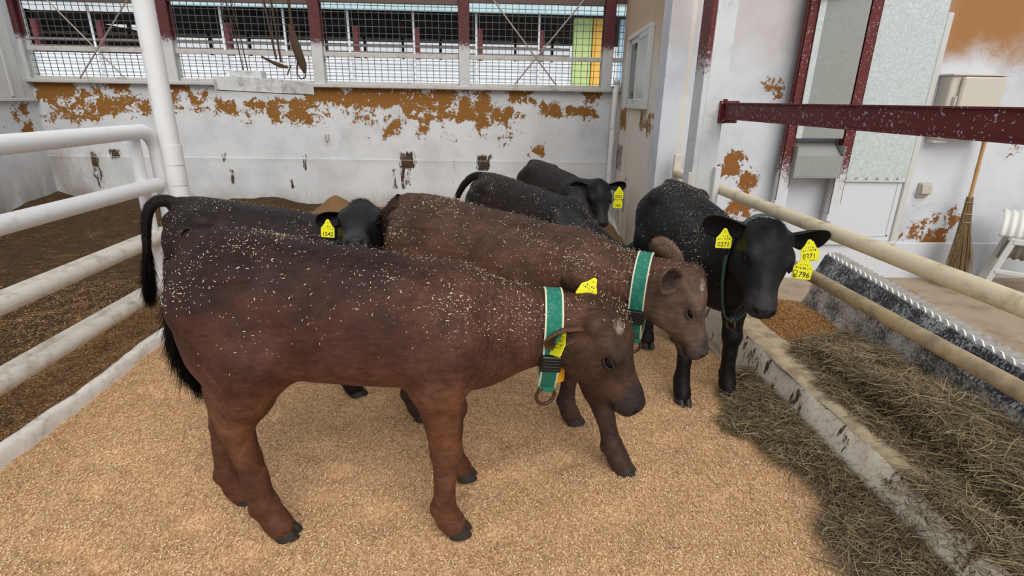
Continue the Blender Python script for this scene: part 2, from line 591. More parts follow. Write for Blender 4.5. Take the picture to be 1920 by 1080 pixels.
# ------------------------------------------------------------------ implicit surface tools for the calves
class Field:
    def __init__(s, lo, hi, h):
        s.lo = np.array(lo, float)
        s.h = h
        s.n = np.ceil((np.array(hi) - s.lo) / h).astype(int) + 1
        s.D = np.full(s.n, .25, np.float32)
        s.ax = [s.lo[i] + h * np.arange(s.n[i]) for i in range(3)]

    def region(s, lo, hi):
        a = np.clip(np.floor((np.array(lo) - s.lo) / s.h).astype(int), 0, s.n - 1)
        b = np.clip(np.ceil((np.array(hi) - s.lo) / s.h).astype(int) + 1, 1, s.n)
        sl = tuple(slice(a[i], b[i]) for i in range(3))
        X, Y, Z = np.meshgrid(*[s.ax[i][sl[i]] for i in range(3)], indexing='ij')
        return sl, X, Y, Z

    def blend(s, sl, d, k, sub=False):
        A = s.D[sl]
        if sub: A, d = -A, d
        if k > 0:
            hh = np.clip(.5 + .5 * (A - d) / k, 0, 1)
            r = A * (1 - hh) + d * hh - k * hh * (1 - hh)
        else:
            r = np.minimum(A, d)
        s.D[sl] = (-r if sub else r).astype(np.float32)

    def cone(s, a, b, ra, rb, k=.03, sub=False):
        a, b = np.array(a, float), np.array(b, float)
        m = max(ra, rb) + .10
        sl, X, Y, Z = s.region(np.minimum(a, b) - m, np.maximum(a, b) + m)
        ba = b - a
        L = max(ba @ ba, 1e-9)
        t = np.clip(((X - a[0]) * ba[0] + (Y - a[1]) * ba[1] + (Z - a[2]) * ba[2]) / L, 0, 1)
        d = np.sqrt((X - a[0] - t * ba[0]) ** 2 + (Y - a[1] - t * ba[1]) ** 2 + (Z - a[2] - t * ba[2]) ** 2) - (ra + (rb - ra) * t)
        s.blend(sl, d, k, sub)

    def ell(s, c, r, k=.03, R=None, sub=False):
        c = np.array(c, float)
        r = np.array(r, float)
        m = max(r) + .10
        sl, X, Y, Z = s.region(c - m, c + m)
        P = np.stack([X - c[0], Y - c[1], Z - c[2]], -1)
        if R is not None: P = P @ np.array(R, float).T
        q = np.sqrt(((P / r) ** 2).sum(-1))
        s.blend(sl, (q - 1) * min(r), k, sub)

    def loft(s, O, fx, fy, fz, tab, p=2.4, k=.03, taper=.15):
        """table rows (t, top, bottom, halfwidth) along fx"""
        O = np.array(O, float)
        fx, fy, fz = [np.array(v, float) for v in (fx, fy, fz)]
        T = np.array(tab)
        cs = []
        for t_, tp, bt, w in tab:
            for z in (tp, bt):
                for y in (-w, w): cs.append(O + fx * t_ + fy * y + fz * z)
        cs = np.array(cs)
        sl, X, Y, Z = s.region(cs.min(0) - .1, cs.max(0) + .1)
        P0, P1, P2 = X - O[0], Y - O[1], Z - O[2]
        u = P0 * fx[0] + P1 * fx[1] + P2 * fx[2]
        v = P0 * fy[0] + P1 * fy[1] + P2 * fy[2]
        w = P0 * fz[0] + P1 * fz[1] + P2 * fz[2]
        # smooth resample of the table
        tt = np.linspace(T[0, 0], T[-1, 0], 60)
        ev = []
        for j in (1, 2, 3):
            q = np.interp(tt, T[:, 0], T[:, j])
            e0, e1 = q[0], q[-1]
            for _ in range(3):
                q[1:-1] = .25 * q[:-2] + .5 * q[1:-1] + .25 * q[2:]
            ev.append(q)
        uc = np.clip(u, tt[0], tt[-1])
        tp, bt, hw = [np.interp(uc, tt, q) for q in ev]
        c, h = (tp + bt) / 2, (tp - bt) / 2
        zz = (w - c) / h
        hw = hw * (1 - taper * np.clip(zz, -1, 1) ** 1)
        g = (np.abs(v / hw) ** p + np.abs(zz) ** p) ** (1 / p)
        d = (g - 1) * np.minimum(h, hw)
        ex = np.abs(u - uc)
        d = np.where(ex > 0, np.sqrt(np.maximum(d, 0) ** 2 + ex ** 2), d)
        s.blend(sl, d, k)

    def mesh(s):
        D, h = s.D, s.h
        nx, ny, nz = D.shape
        ins = D < 0
        cs = np.zeros((nx - 1, ny - 1, nz - 1), np.int8)
        for i in (0, 1):
            for j in (0, 1):
                for k in (0, 1):
                    cs += ins[i:nx - 1 + i, j:ny - 1 + j, k:nz - 1 + k]
        act = (cs > 0) & (cs < 8)
        C = np.argwhere(act)
        idx = np.full(act.shape, -1, np.int64)
        idx[act] = np.arange(len(C))
        acc = np.zeros((len(C), 3))
        cnt = np.zeros(len(C))
        for ax in range(3):
            o1, o2 = [a for a in range(3) if a != ax]
            for i in (0, 1):
                for j in (0, 1):
                    p = C.copy()
                    p[:, o1] += i
                    p[:, o2] += j
                    q = p.copy()
                    q[:, ax] += 1
                    d0, d1 = D[tuple(p.T)], D[tuple(q.T)]
                    cr = (d0 < 0) != (d1 < 0)
                    t_ = np.where(cr, d0 / np.where(cr, d0 - d1, 1), 0)
                    pos = p.astype(float)
                    pos[:, ax] += t_
                    acc[cr] += pos[cr]
                    cnt[cr] += 1
        V = s.lo + h * acc / cnt[:, None]
        Fs = []
        for ax in range(3):
            o1, o2 = (ax + 1) % 3, (ax + 2) % 3
            sl0 = [slice(None)] * 3
            sl1 = [slice(None)] * 3
            sl0[ax] = slice(0, -1)
            sl1[ax] = slice(1, None)
            a, b = ins[tuple(sl0)], ins[tuple(sl1)]
            E_ = np.argwhere(a != b)
            E_ = E_[(E_[:, o1] > 0) & (E_[:, o2] > 0) & (E_[:, o1] < D.shape[o1] - 1) & (E_[:, o2] < D.shape[o2] - 1)]

            def cell(di, dj):
                q = E_.copy()
                q[:, o1] += di
                q[:, o2] += dj
                return idx[tuple(q.T)]
            f = np.stack([cell(-1, -1), cell(0, -1), cell(0, 0), cell(-1, 0)], 1)
            fl = ~a[tuple(E_.T)]
            f[fl] = f[fl][:, ::-1]
            Fs.append(f)
        Fq = np.concatenate(Fs)
        return V, Fq


def smooth_verts(V, Fq, it=2, lam=.5):
    e = np.concatenate([Fq[:, [0, 1]], Fq[:, [1, 2]], Fq[:, [2, 3]], Fq[:, [3, 0]]])
    for _ in range(it):
        S = np.zeros_like(V)
        c = np.zeros(len(V))
        for a in range(3):
            S[:, a] = np.bincount(e[:, 0], V[e[:, 1], a], len(V)) + np.bincount(e[:, 1], V[e[:, 0], a], len(V))
        c = np.bincount(e[:, 0], minlength=len(V)) + np.bincount(e[:, 1], minlength=len(V))
        V = V + lam * (S / c[:, None] - V)
    return V


def face_normals(V, Fq):
    n = np.cross(V[Fq[:, 2]] - V[Fq[:, 0]], V[Fq[:, 3]] - V[Fq[:, 1]])
    a = np.linalg.norm(n, axis=1) + 1e-12
    return n / a[:, None], a / 2


def vert_normals(V, Fq):
    fn, fa = face_normals(V, Fq)
    N = np.zeros_like(V)
    for j in range(4):
        for a in range(3):
            N[:, a] += np.bincount(Fq[:, j], fn[:, a] * fa, len(V))
    return N / (np.linalg.norm(N, axis=1)[:, None] + 1e-12)


def unit(v):
    v = np.array(v, float)
    return v / np.linalg.norm(v)


TORSO = [(-.49, .96, .84, .035), (-.46, 1.015, .72, .10), (-.41, 1.06, .64, .155), (-.34, 1.085, .605, .185), (-.25, 1.08, .60, .195),
         (-.10, 1.05, .59, .205), (.03, 1.035, .58, .215), (.13, 1.02, .572, .215), (.23, 1.0, .565, .205), (.33, .99, .55, .185),
         (.42, .965, .55, .165), (.50, .915, .57, .13), (.56, .85, .62, .085), (.59, .79, .68, .04)]
HEAD = [(-.055, -.01, -.10, .055), (-.02, .03, -.15, .078), (.02, .053, -.188, .094), (.065, .068, -.205, .102), (.11, .070, -.205, .104), (.155, .055, -.195, .098),
        (.195, .036, -.176, .083), (.23, .022, -.158, .071), (.27, .013, -.142, .064), (.305, .010, -.131, .063), (.34, .008, -.123, .065),
        (.366, .000, -.113, .061), (.384, -.014, -.098, .051), (.393, -.030, -.082, .036)]
BASE = {'F': [(.40, .115, .77, .105), (.34, .135, .60, .088), (.355, .132, .47, .060), (.365, .13, .345, .050), (.362, .13, .24, .037),
              (.358, .13, .115, .042), (.376, .13, .062, .043), (.392, .13, .036, .046)],
        'H': [(-.345, .095, .88, .14), (-.26, .13, .70, .125), (-.32, .128, .565, .078), (-.400, .125, .46, .054), (-.395, .125, .33, .043),
              (-.380, .125, .13, .046), (-.355, .125, .066, .044), (-.335, .125, .036, .047)]}
WT = {'F': [0, .08, .35, .55, .78, .95, 1, 1], 'H': [0, .12, .4, .65, .82, .97, 1, 1]}


def ear_mesh(base, d, nrm, L=.165, W=.052, cup=.03):
    """cupped leaf with thickness; d along the ear, nrm the open side"""
    d = unit(d)
    nrm = np.array(nrm, float)
    nrm = unit(nrm - d * (nrm @ d))
    s = np.cross(nrm, d)
    ns, nv = 16, 11

    def prof(q):
        w = .42 + .58 * math.sin(min(q / .55, 1) * math.pi / 2)
        return w * (math.sqrt(max(0, 1 - ((q - .55) / .45) ** 2.2)) if q > .55 else 1)
    V = []
    for side in (0, 1):
        for i in range(ns + 1):
            q = 1 - (1 - i / ns) ** 1.25
            w = W * max(.05, prof(q))
            for j in range(nv):
                x = -1 + 2 * j / (nv - 1)
                off = cup * x * x * (1.7 - 1.2 * q) * (w / W) - .010 * math.sin(q * 3.1) + .012 * q * q
                th = (.0055 * (1 - abs(x) ** 3)) * (1 - .5 * q) + .0014
                p = np.array(base) + d * L * q + s * w * x * (1 - .25 * abs(x) * (1 - q)) + nrm * (off + (th if side == 0 else -th))
                V.append(p)
    N = (ns + 1) * nv
    Fc = []
    for i in range(ns):
        for j in range(nv - 1):
            a = i * nv + j
            Fc.append((a, a + 1, a + nv + 1, a + nv))
            Fc.append((N + a, N + a + nv, N + a + nv + 1, N + a + 1))
    for i in range(ns):
        for j in (0, nv - 1):
            a = i * nv + j
            Fc.append((a, a + nv, N + a + nv, N + a) if j == 0 else (a, N + a, N + a + nv, a + nv))
    for j in range(nv - 1):
        for i in (0, ns):
            a = i * nv + j
            Fc.append((a, N + a, N + a + 1, a + 1) if i == 0 else (a, a + 1, N + a + 1, N + a))
    inner = np.zeros(2 * N)
    rim = np.zeros(2 * N)
    for i in range(ns + 1):
        for j in range(nv):
            x = abs(-1 + 2 * j / (nv - 1))
            rim[i * nv + j] = rim[N + i * nv + j] = max(x ** 5, (i / ns) ** 9)
            inner[i * nv + j] = 1
    return np.array(V), np.array(Fc), inner, rim


def hair_mesh(name, V, Fq, coat, n, flow, length, width, parent, seed, lift=.35, mask=None, tone=1.0, wild=.28):
    r = np.random.default_rng(seed)
    fn, fa = face_normals(V, Fq)
    w = fa.copy()
    if mask is not None: w = w * mask[Fq].mean(1)
    c = np.cumsum(w)
    fi = np.searchsorted(c, r.random(n) * c[-1])
    a, b = r.random(n)[:, None], r.random(n)[:, None]
    q = V[Fq[fi]]
    P = (q[:, 0] * (1 - a) + q[:, 1] * a) * (1 - b) + (q[:, 3] * (1 - a) + q[:, 2] * a) * b
    N = vert_normals(V, Fq)[Fq[fi, 0]]
    fl = flow[Fq[fi, 0]] + r.normal(0, wild, (n, 3))
    fl = fl - N * (fl * N).sum(1)[:, None]
    fl /= np.linalg.norm(fl, axis=1)[:, None] + 1e-9
    L = length * r.uniform(.6, 1.3, n)[:, None]
    side = np.cross(N, fl) * (width * .5)
    P = P - N * .002
    tip = P + fl * L + N * L * (lift * r.uniform(.4, 1.3, n)[:, None])
    VV = np.stack([P + side, P - side, tip], 1).reshape(-1, 3)
    cc = coat[Fq[fi, 0]] * (.55 + 1.0 * r.random(n) ** 1.5)[:, None] * tone
    o = np_mesh(name, VV, np.arange(3 * n).reshape(-1, 3), HAIRMAT, parent, True, None, {'coat': np.repeat(cc, 3, 0)})
    o.data.normals_split_custom_set_from_vertices(np.repeat(unit_rows(N + fl * .15), 3, 0).tolist())
    o['kind'] = 'stuff'
    return o


def unit_rows(a):
    return a / (np.linalg.norm(a, axis=1)[:, None] + 1e-12)


TAGSHAPE = [(-.46, -.55), (.46, -.55), (.5, -.5), (.5, .08), (.28, .34), (.13, .62), (.07, .70), (-.07, .70), (-.13, .62), (-.28, .34), (-.5, .08), (-.5, -.5)]


def text_mesh(name, body, size, mat, parent, c, ax, ay, bold=0.0, squeeze=1.0):
    cu = bpy.data.curves.new(name, 'FONT')
    cu.body = body
    cu.size = size
    cu.align_x = 'CENTER'
    cu.align_y = 'CENTER'
    cu.offset = bold
    cu.resolution_u = 3
    tmp = bpy.data.objects.new(name + '_curve', cu)
    me = bpy.data.meshes.new_from_object(tmp)
    bpy.data.objects.remove(tmp)
    ax, ay = Vector(ax).normalized(), Vector(ay).normalized()
    nz = ax.cross(ay)
    c = Vector(c)
    for v in me.vertices:
        p = v.co
        v.co = c + ax * p.x * squeeze + ay * p.y + nz * .0004
    me.materials.clear()
    me.materials.append(mat)
    o = bpy.data.objects.new(name, me)
    COL.objects.link(o)
    o.parent = parent
    return o


def ear_tag(parent, top, right, down, size, big, small=(), mat='yellow', w=1.0, bigsz=.40, mark=None):
    """tag hanging from point top; right/down are its in-plane axes (as read)"""
    right, down = Vector(right).normalized(), Vector(down).normalized()
    down = (down - right * down.dot(right)).normalized()
    up = -down
    c = Vector(top) + down * size * .62
    o = MB().prism([(x * size * w, y * size) for x, y in TAGSHAPE], c, right, up, .002).build('ear_tag', M[mat], parent)
    nz = right.cross(up).normalized()
    st = MB()
    st.tube([c + up * size * .55 - nz * .006, c + up * size * .55 + nz * .006], size * .075, 10)
    st.build('tag_stud', M[mat], o)
    f = c + nz * .0012
    if big:
        text_mesh('number', big, size * bigsz, M['ink'], o, f - up * size * .33 + right * size * (.12 if mark else 0), right, up, size * .004, .98)
    # rows of print too small to read: little uneven strokes
    rs = random.Random(len(big) + int(size * 1e4))
    for i, n_ in enumerate(small):
        sp = MB()
        wd = .82 if i else .5
        for k in range(n_):
            x_ = (-.5 + (k + .5) / n_) * wd
            for _ in range(2):
                sp.obox(f + right * size * (x_ + rs.uniform(-.02, .02)) + up * size * (.20 - .17 * i + rs.uniform(-.03, .03)), right, up, nz,
                        (size * rs.choice((.016, .05)), size * rs.choice((.02, .09)), .0006))
        sp.build('small_print', M['ink'], o)
    if mark:      # hand drawn circle on a cross
        mk = MB()
        mc = f - up * size * .22 - right * size * .36
        mk.torus(mc, nz, size * .11, size * .02, 16, 5)
        mk.tube([mc - up * size * .1, mc - up * size * .33], size * .02, 5)
        mk.tube([mc - up * size * .16 - right * size * .12, mc - up * size * .16 + right * size * .12], size * .02, 5)
        mk.tube([mc - up * size * .24 - right * size * .12, mc - up * size * .24 + right * size * .12], size * .02, 5)
        mk.build('mark', M['ink'], o)
    return o


def collar(root, bvh, c, nrm, up, width, hang, buckle_deg, ring_r, mats=('webbing', 'binding'), tagmat=None, side=1):
    """closed band round the neck. c inside the neck, nrm along the neck"""
    nrm, up = unit(nrm), np.array(up, float)
    up = unit(up - nrm * (up @ nrm))
    lat = np.cross(up, nrm) * side
    n = 72
    rad = []
    for i in range(n):
        q = 2 * math.pi * i / n
        d = lat * math.sin(q) + up * math.cos(q)
        best = 0.05
        for sh in (-.4, 0, .4):
            h = bvh.ray_cast(Vector(np.array(c) + nrm * width * sh), Vector(d))
            if h[0] is not None: best = max(best, h[3])
        rad.append(best)
    rad = np.array(rad)
    for _ in range(2): rad = np.maximum(rad, .5 * rad + .25 * (np.roll(rad, 1) + np.roll(rad, -1)))
    pts = []
    bt = rad[n // 2] + hang
    for i in range(n):
        q = 2 * math.pi * i / n
        d = lat * math.sin(q) + up * math.cos(q)
        r = rad[i] + .006
        if math.cos(q) < 0:
            # catenary like lower loop pulled to the hanging point
            f = (-math.cos(q)) ** 2.2
            hx = r * math.sin(q) * (1 - .62 * f ** 1.5)
            hz = -(max(r * -math.cos(q), 0) * (1 - f) + bt * f)
            if math.hypot(hx, hz) < r: hx, hz = r * math.sin(q), r * math.cos(q)
            pts.append(np.array(c) + lat * hx + up * hz)
        else:
            pts.append(np.array(c) + d * r)
    pts = np.array(pts)
    cen = pts.mean(0)

    def band(w0, w1, th0, th1):
        R = []
        for i in range(n + 1):
            p = pts[i % n]
            tg = unit(pts[(i + 1) % n] - pts[(i - 1) % n])
            o_ = np.cross(tg, nrm)
            if o_ @ (p - cen) < 0: o_ = -o_
            o_ = unit(o_)
            R.append([Vector(p + nrm * w0 + o_ * th0), Vector(p + nrm * w1 + o_ * th0), Vector(p + nrm * w1 + o_ * th1), Vector(p + nrm * w0 + o_ * th1)])
        return R
    col = MB().rings(band(-width / 2, width / 2, 0, .003), False, False, True).build('collar', M[mats[0]], root)
    for o_ in (col,):
        o_.data.polygons.foreach_set('use_smooth', [False] * len(o_.data.polygons))
    e = width * .09
    for a in (-1, 1):
        w0, w1 = sorted((a * width / 2 * 1.02, a * (width / 2 - e)))
        MB().rings(band(w0, w1, -.0005, .0042), False, False, False).build('edge_binding', M[mats[1]], col)
    # buckle
    i = int(round(buckle_deg / 360 * n)) % n
    p = pts[i]
    tg = unit(pts[(i + 2) % n] - pts[(i - 2) % n])
    o_ = unit(np.cross(tg, nrm))
    if o_ @ (p - cen) < 0: o_ = -o_
    bk = MB()
    bk.obox(p + o_ * .009, tg, nrm, o_, (width * 1.15, width * 1.12, .017), .004)
    for q in (-.34, -.12, .1, .32):
        bk.obox(p + o_ * .0185 + tg * width * q, tg, nrm, o_, (width * .06, width * .9, .003), .001)
    bk.build('buckle', M['buckle'], col)
    if ring_r:
        b = pts[n // 2]
        MB().obox(b - up * .006, lat, nrm, up, (.02, width * .95, .03), .005).build('ring_loop', M[mats[0]], col)
        MB().torus(b - up * (ring_r + .004), lat * .9 + nrm * .35, ring_r, .0065).build('collar_ring', M['ring'], col)
    if tagmat:
        b = pts[int(n * .55)]
        ear_tag(col, Vector(b + up * .075 + nrm * .04 + lat * -.01), nrm * .8 - lat * .6, -up, .07, '', (), tagmat)
    return col, pts


def make_calf(name, label, P):
    """P: pose and colours, all in the calf's own frame (x forward, y left, z up)"""
    h = P.get('h', .012)
    global COATMAT, HAIRMAT
    COATMAT, HAIRMAT = (M['coat_black'], M['hair_black']) if P.get('black') else (M['coat'], M['hair'])
    poll = np.array(P['poll'], float)
    f = unit(P['f'])
    u = np.array(P.get('u', (.5, 0, .8)), float)
    u = unit(u - f * (u @ f))
    l = np.cross(u, f)
    O = poll - u * .055
    hs = P.get('hs', 1.0)
    end = O + f * .42
    lo = np.minimum([-.66, -.42, -.02], np.minimum(poll, end) - .2)
    hi = np.maximum([.72, .42, 1.2], np.maximum(poll, end) + .2)
    lo[2] = -.02
    S = Field(lo, hi, h)
    S.loft((0, 0, 0), (1, 0, 0), (0, 1, 0), (0, 0, 1), P.get('torso', TORSO), 2.3, .02, .16)
    feet = []
    for nm in ('FL', 'FR', 'HL', 'HR'):
        s = 1 if nm[1] == 'L' else -1
        dx, dy = P['feet'].get(nm, (0, 0))
        J = []
        for (x, y, z, r), w in zip(BASE[nm[0]], WT[nm[0]]):
            dz = 0
            J.append((np.array((x + dx * w, s * y + dy * w, z)), r))
        for a, b in zip(J[:-1], J[1:]):
            k = .05 if a[0][2] > .62 else .02
            S.cone(a[0], b[0], a[1], b[1], k)
        if nm[0] == 'F':   # knee cap, shoulder muscle
            S.ell(J[3][0] + (.006, 0, 0), (.05, .05, .055), .02)
            S.ell((.36, s * .125, .76), (.11, .085, .19), .06)
            S.ell(J[5][0] + (-.02, 0, -.01), (.03, .035, .03), .015)
        else:              # hock point, thigh muscle, dew claws
            S.ell(J[3][0] + (-.03, 0, .03), (.035, .032, .05), .02)
            S.ell((-.325, s * .105, .78), (.145, .085, .22), .06)
            S.ell((-.375, s * .085, .76), (.085, .07, .17), .05)
            S.ell((-.27, s * .15, 1.0), (.05, .035, .035), .05)
            S.ell(J[5][0] + (-.025, 0, -.01), (.03, .036, .03), .015)
        feet.append((J[-1][0], J[-3][0]))
    # pin bones, tail head, brisket
    S.ell((-.45, .075, .98), (.045, .035, .04), .04)
    S.ell((-.45, -.075, .98), (.045, .035, .04), .04)
    S.ell((-.43, 0, 1.045), (.08, .035, .04), .05)
    S.ell((.50, 0, .63), (.10, .085, .09), .06)
    # neck
    wt = np.array((.34, 0, .845))
    br = np.array((.47, 0, .70))
    up_end = poll - u * (.10 + P.get('neckdrop', 0))
    th_end = poll + f * .05 - u * .17
    mid = P.get('neckmid')
    if mid is not None:
        m_ = np.array(mid, float)
        S.cone(wt, m_ + (0, 0, .06), .13, .11, .06)
        S.cone(m_ + (0, 0, .06), up_end, .11, .078, .05)
        S.cone(br, m_ - (0, 0, .06), .13, .11, .06)
        S.cone(m_ - (0, 0, .06), th_end, .11, .088, .05)
    else:
        S.cone(wt, up_end, .118, .06, .06)
        S.cone(br, th_end, .135, .092, .06)
        S.cone((wt + br) / 2, (up_end + th_end) / 2, .13, .085, .06)
    # head
    S.loft(O, f, l, u, [(a * hs, b * hs, c * hs, d * hs) for a, b, c, d in HEAD], 2.2, .03, -.06)
    hp = lambda t, y, z: O + (f * t + l * y + u * z) * hs
    RM = np.array([f, l, u])
    for s in (-1, 1):
        S.ell(hp(.135, s * .082, .014), np.array((.045, .026, .028)) * hs, .025, RM)     # brow
        S.ell(hp(.12, s * .072, -.105), np.array((.09, .032, .075)) * hs, .04, RM)       # cheek
        S.ell(hp(.03, s * .08, .0), np.array((.035, .035, .03)) * hs, .025, RM)       # ear root
        S.ell(hp(.165, s * .098, -.012), np.array((.026, .014, .018)) * hs, .012, RM, True)   # eye socket
        S.cone(hp(.388, s * .02, -.084), hp(.285, s * .068, -.098), .009 * hs, .006 * hs, .006, True)   # mouth
    S.ell(hp(.03, 0, .045), np.array((.05, .05, .03)) * hs, .03, RM)                  # poll tuft
    S.ell(hp(.375, 0, -.035), np.array((.016, .050, .036)) * hs, .012, RM)                # nose pad
    S.ell(hp(.335, 0, -.118), np.array((.035, .034, .014)) * hs, .015, RM)               # lower lip
    for s in (-1, 1):
        S.ell(hp(.384, s * .038, -.028), np.array((.018, .012, .016)) * hs, .004, RM, True)   # nostril
    V, Fq = S.mesh()
    V = smooth_verts(V, Fq, 2, .5)
    # colours
    C = P['col']
    hl = (V - O) @ RM.T / hs
    t_ = hl[:, 0]
    inhead = sstep(t_, -.06, .04) * (np.abs(hl[:, 1]) < .16) * (hl[:, 2] < .12) * (hl[:, 2] > -.24) * (t_ < .5)
    nz1 = fbm(V, 5, 3, 4)
    nz2 = fbm(V, 14, 9, 3)
    nzz = (nz1 - .5) * 2
    hgt = V[:, 2]
    top = sstep(hgt + nzz * .16, .80, 1.0)
    low = 1 - sstep(hgt + nzz * .14, .52, .74)
    base = np.tile(np.array(C['side'][:3]), (len(V), 1))
    mixc = lambda c, col, w: c * (1 - w[:, None]) + np.array(col[:3]) * w[:, None]
    base = mixc(base, C['top'], top * .9)
    base = mixc(base, C['low'], low * .9)
    if 'front' in C: base = mixc(base, C['front'], sstep(V[:, 0] + nzz * .2, .10, .40) * (1 - low) * .9)
    legm = (1 - sstep(hgt, .30, .42)) * (1 - inhead)
    base = mixc(base, C['leg'], legm)
    base = mixc(base, C['head'], inhead * .95)
    face = np.exp(-(((t_ - .19) / .07) ** 2 + ((hl[:, 2] - .0) / .06) ** 2)) * inhead
    base = mixc(base, C['muzzle'], np.clip(face * C.get('eyedark', .5), 0, 1))
    mz = sstep(t_ + (nz2 - .5) * .04, .27, .335) * inhead
    base = mixc(base, C['muzzle'], mz * .92)
    for s in (-1, 1):
        dn_ = np.linalg.norm(hl - np.array((.384, s * .038, -.028)), axis=1)
        base = mixc(base, lin(10, 8, 9), (1 - sstep(dn_, .010, .019)) * inhead)  # recess shade of the nostrils painted near-black over the cut
    if 'spot' in C:
        ds = np.linalg.norm((hl - np.array((.075, -.045, .055))) * (1, 1, .5), axis=1) + (nz2 - .5) * .03
        base = mixc(base, C['spot'], (1 - sstep(ds, .005, .016)) * inhead)
    mouth_line = np.exp(-(((hl[:, 2] + .086 - (t_ - .385) * .13) / .006) ** 2)) * sstep(t_, .28, .30) * inhead  # dark lip colour with crease shade painted along the mouth groove
    base = mixc(base, lin(14, 12, 12), mouth_line * .7)
    base *= (.82 + .36 * nz2)[:, None]
    wr = np.exp(-((V[:, 0] - .60) / .13) ** 2) * sstep(hgt, .55, .62) * (1 - inhead) * P.get('wrinkle', .6)
    # bend: sparse skin folds as real relief
    N = vert_normals(V, Fq)
    V = V + N * ((fbm(V, 16, 21, 2) - .5) * .008 * (1 - inhead * .6))[:, None]
    root = empty(name, P['loc'], math.radians(P['rz']), P.get('s', 1.0))
    tag(root, label, 'calf', P.get('group'))
    body = np_mesh('body', V, Fq, COATMAT, root, True, {'wrinkle': wr}, {'coat': base})
    # fur
    flow = np.tile(np.array((-1.0, 0, -.45)), (len(V), 1))
    flow = flow * (1 - legm[:, None]) + np.array((-.1, 0, -1.0)) * legm[:, None]
    flow = flow * (1 - inhead[:, None]) - f * inhead[:, None]
    msk = np.clip(1.0 - mz * 1.0, .0, 1) * (1 - .3 * legm)
    hair_mesh('fur', V, Fq, base, P.get('hair', 30000), flow, P.get('hlen', .014), P.get('hw', .0015), root, 5, .20, msk)
    # topline and poll tuft of longer hair
    tm = sstep(N[:, 2], .8, .97) * sstep(hgt, .75, .85) * (1 - inhead)
    tuft = np.exp(-(((t_ - .03) / .05) ** 2 + (hl[:, 1] / .05) ** 2)) * (hl[:, 2] > 0)
    hair_mesh('long_fur', V, Fq, base, P.get('hair', 30000) // 10, flow + N * .2, .024, .0016, root, 6, .35, tm * .35 + tuft * 3 + 1e-6)
    # hooves: two claws
    for (e, fe) in feet:
        d = np.array((1.0, 0, 0))
        mb = MB()
        for s in (-1, 1):
            R = []
            for z, sc_, sh in ((0.0, 1.0, .016), (.012, .99, .012), (.035, .86, .0), (.052, .72, -.008)):
                ring = []
                for k in range(12):
                    q = 2 * math.pi * k / 12
                    cx, cy = math.cos(q), math.sin(q)
                    lx = .052 if cx > 0 else .034
                    ring.append((e[0] + sh + cx * lx * sc_, e[1] + s * .0235 + cy * .0245 * sc_ - s * max(cx, 0) * .006, z))
                R.append(ring)
            mb.rings(R, True, True, True)
        mb.build('hoof', M['hoof'], root)
    # eyes
    for s in (-1, 1):
        ec = hp(.162, s * .083, -.008)
        mb = MB()
        R = []
        for i in range(9):
            a = math.pi * i / 8
            R.append([Vector(ec + (l * math.cos(a) * .9 + f * math.sin(a) * math.cos(b) * 1.08 + u * math.sin(a) * math.sin(b) * .92) * .0205 * hs)
                      for b in [2 * math.pi * k / 14 for k in range(14)]])
        mb.rings(R, True, True, True)
        eye = mb.build('eye', M['eye'], root)
        lid = MB()
        for sg in (1, -1):
            pts = []
            for k in range(9):
                b = math.pi * k / 8
                pts.append(Vector(ec + (f * math.cos(b) * .024 + u * sg * math.sin(b) * (.015 if sg > 0 else .013) + l * s * (.0125 + .004 * math.sin(b))) * hs))
            lid.tube(pts, [.002] + [.0042] * 7 + [.002], 6)
        ob = lid.build('eyelid', M['hair'], eye)
        a_ = ob.data.attributes.new('coat', 'FLOAT_COLOR', 'POINT')
        cc = np.ones((len(ob.data.vertices), 4), np.float32)
        cc[:, :3] = np.array(C['head'][:3]) * .55
        a_.data.foreach_set('color', cc.ravel())
    # ears
    ears = []
    for s, d, nr, *sz in P['ears']:
        b = hp(P.get('eart', .012), s * .084, P.get('earz', -.008))
        eL, eW = sz if sz else (P.get('earL', .165), P.get('earW', .052))
        EV, EF, inn, rim = ear_mesh(b, d, nr, eL, eW)
        ec = np.tile(np.array(C['head'][:3]) * .9, (len(EV), 1))
        ec = mixc(ec, C.get('earin', C['muzzle']), inn * .75)
        ec = mixc(ec, C.get('earrim', C['head']), rim * .8)
        eo = np_mesh('ear', EV, EF, COATMAT, root, True, {'wrinkle': np.zeros(len(EV))}, {'coat': ec})
        fl = np.tile(unit(d), (len(EV), 1))
        hair_mesh('ear_fur', EV, EF, ec, P.get('hair', 30000) // 22, fl, .014, .0014, eo, 8, .4)
        ears.append((b, unit(d), eo))
    # tail
    tp = [np.array(p, float) for p in P['tail']]
    pts, rad = [], []
    m_ = len(tp)
    A = np.array(tp)
    tt = np.linspace(0, m_ - 1, 28)
    sm = np.stack([np.interp(tt, np.arange(m_), A[:, a]) for a in range(3)], 1)
    for _ in range(6): sm[1:-1] = .25 * sm[:-2] + .5 * sm[1:-1] + .25 * sm[2:]
    for i in range(28):
        q = i / 27
        rad.append(P.get('tailr', .03) * (1 - q) ** .8 * .8 + .0095)
    tm_ = MB().tube([Vector(p) for p in sm], rad, 10, True, (0, 1, 0))
    TV = np.array(tm_.v)
    TF = np.array([ff for ff in tm_.f if len(ff) == 4])
    tw = sstep(np.repeat(np.linspace(0, 1, 28), 10), .08, .45)[:, None]
    tw = np.concatenate([tw, np.ones((len(TV) - 280, 1))])
    tc = (np.array(C['top'][:3]) * (1 - tw) + np.array(C.get('tail', C['top'])[:3]) * tw) * (.85 + .3 * vnoise(TV, 30))[:, None]
    to = np_mesh('tail', TV, TF, COATMAT, root, True, {'wrinkle': np.zeros(len(TV))}, {'coat': tc})
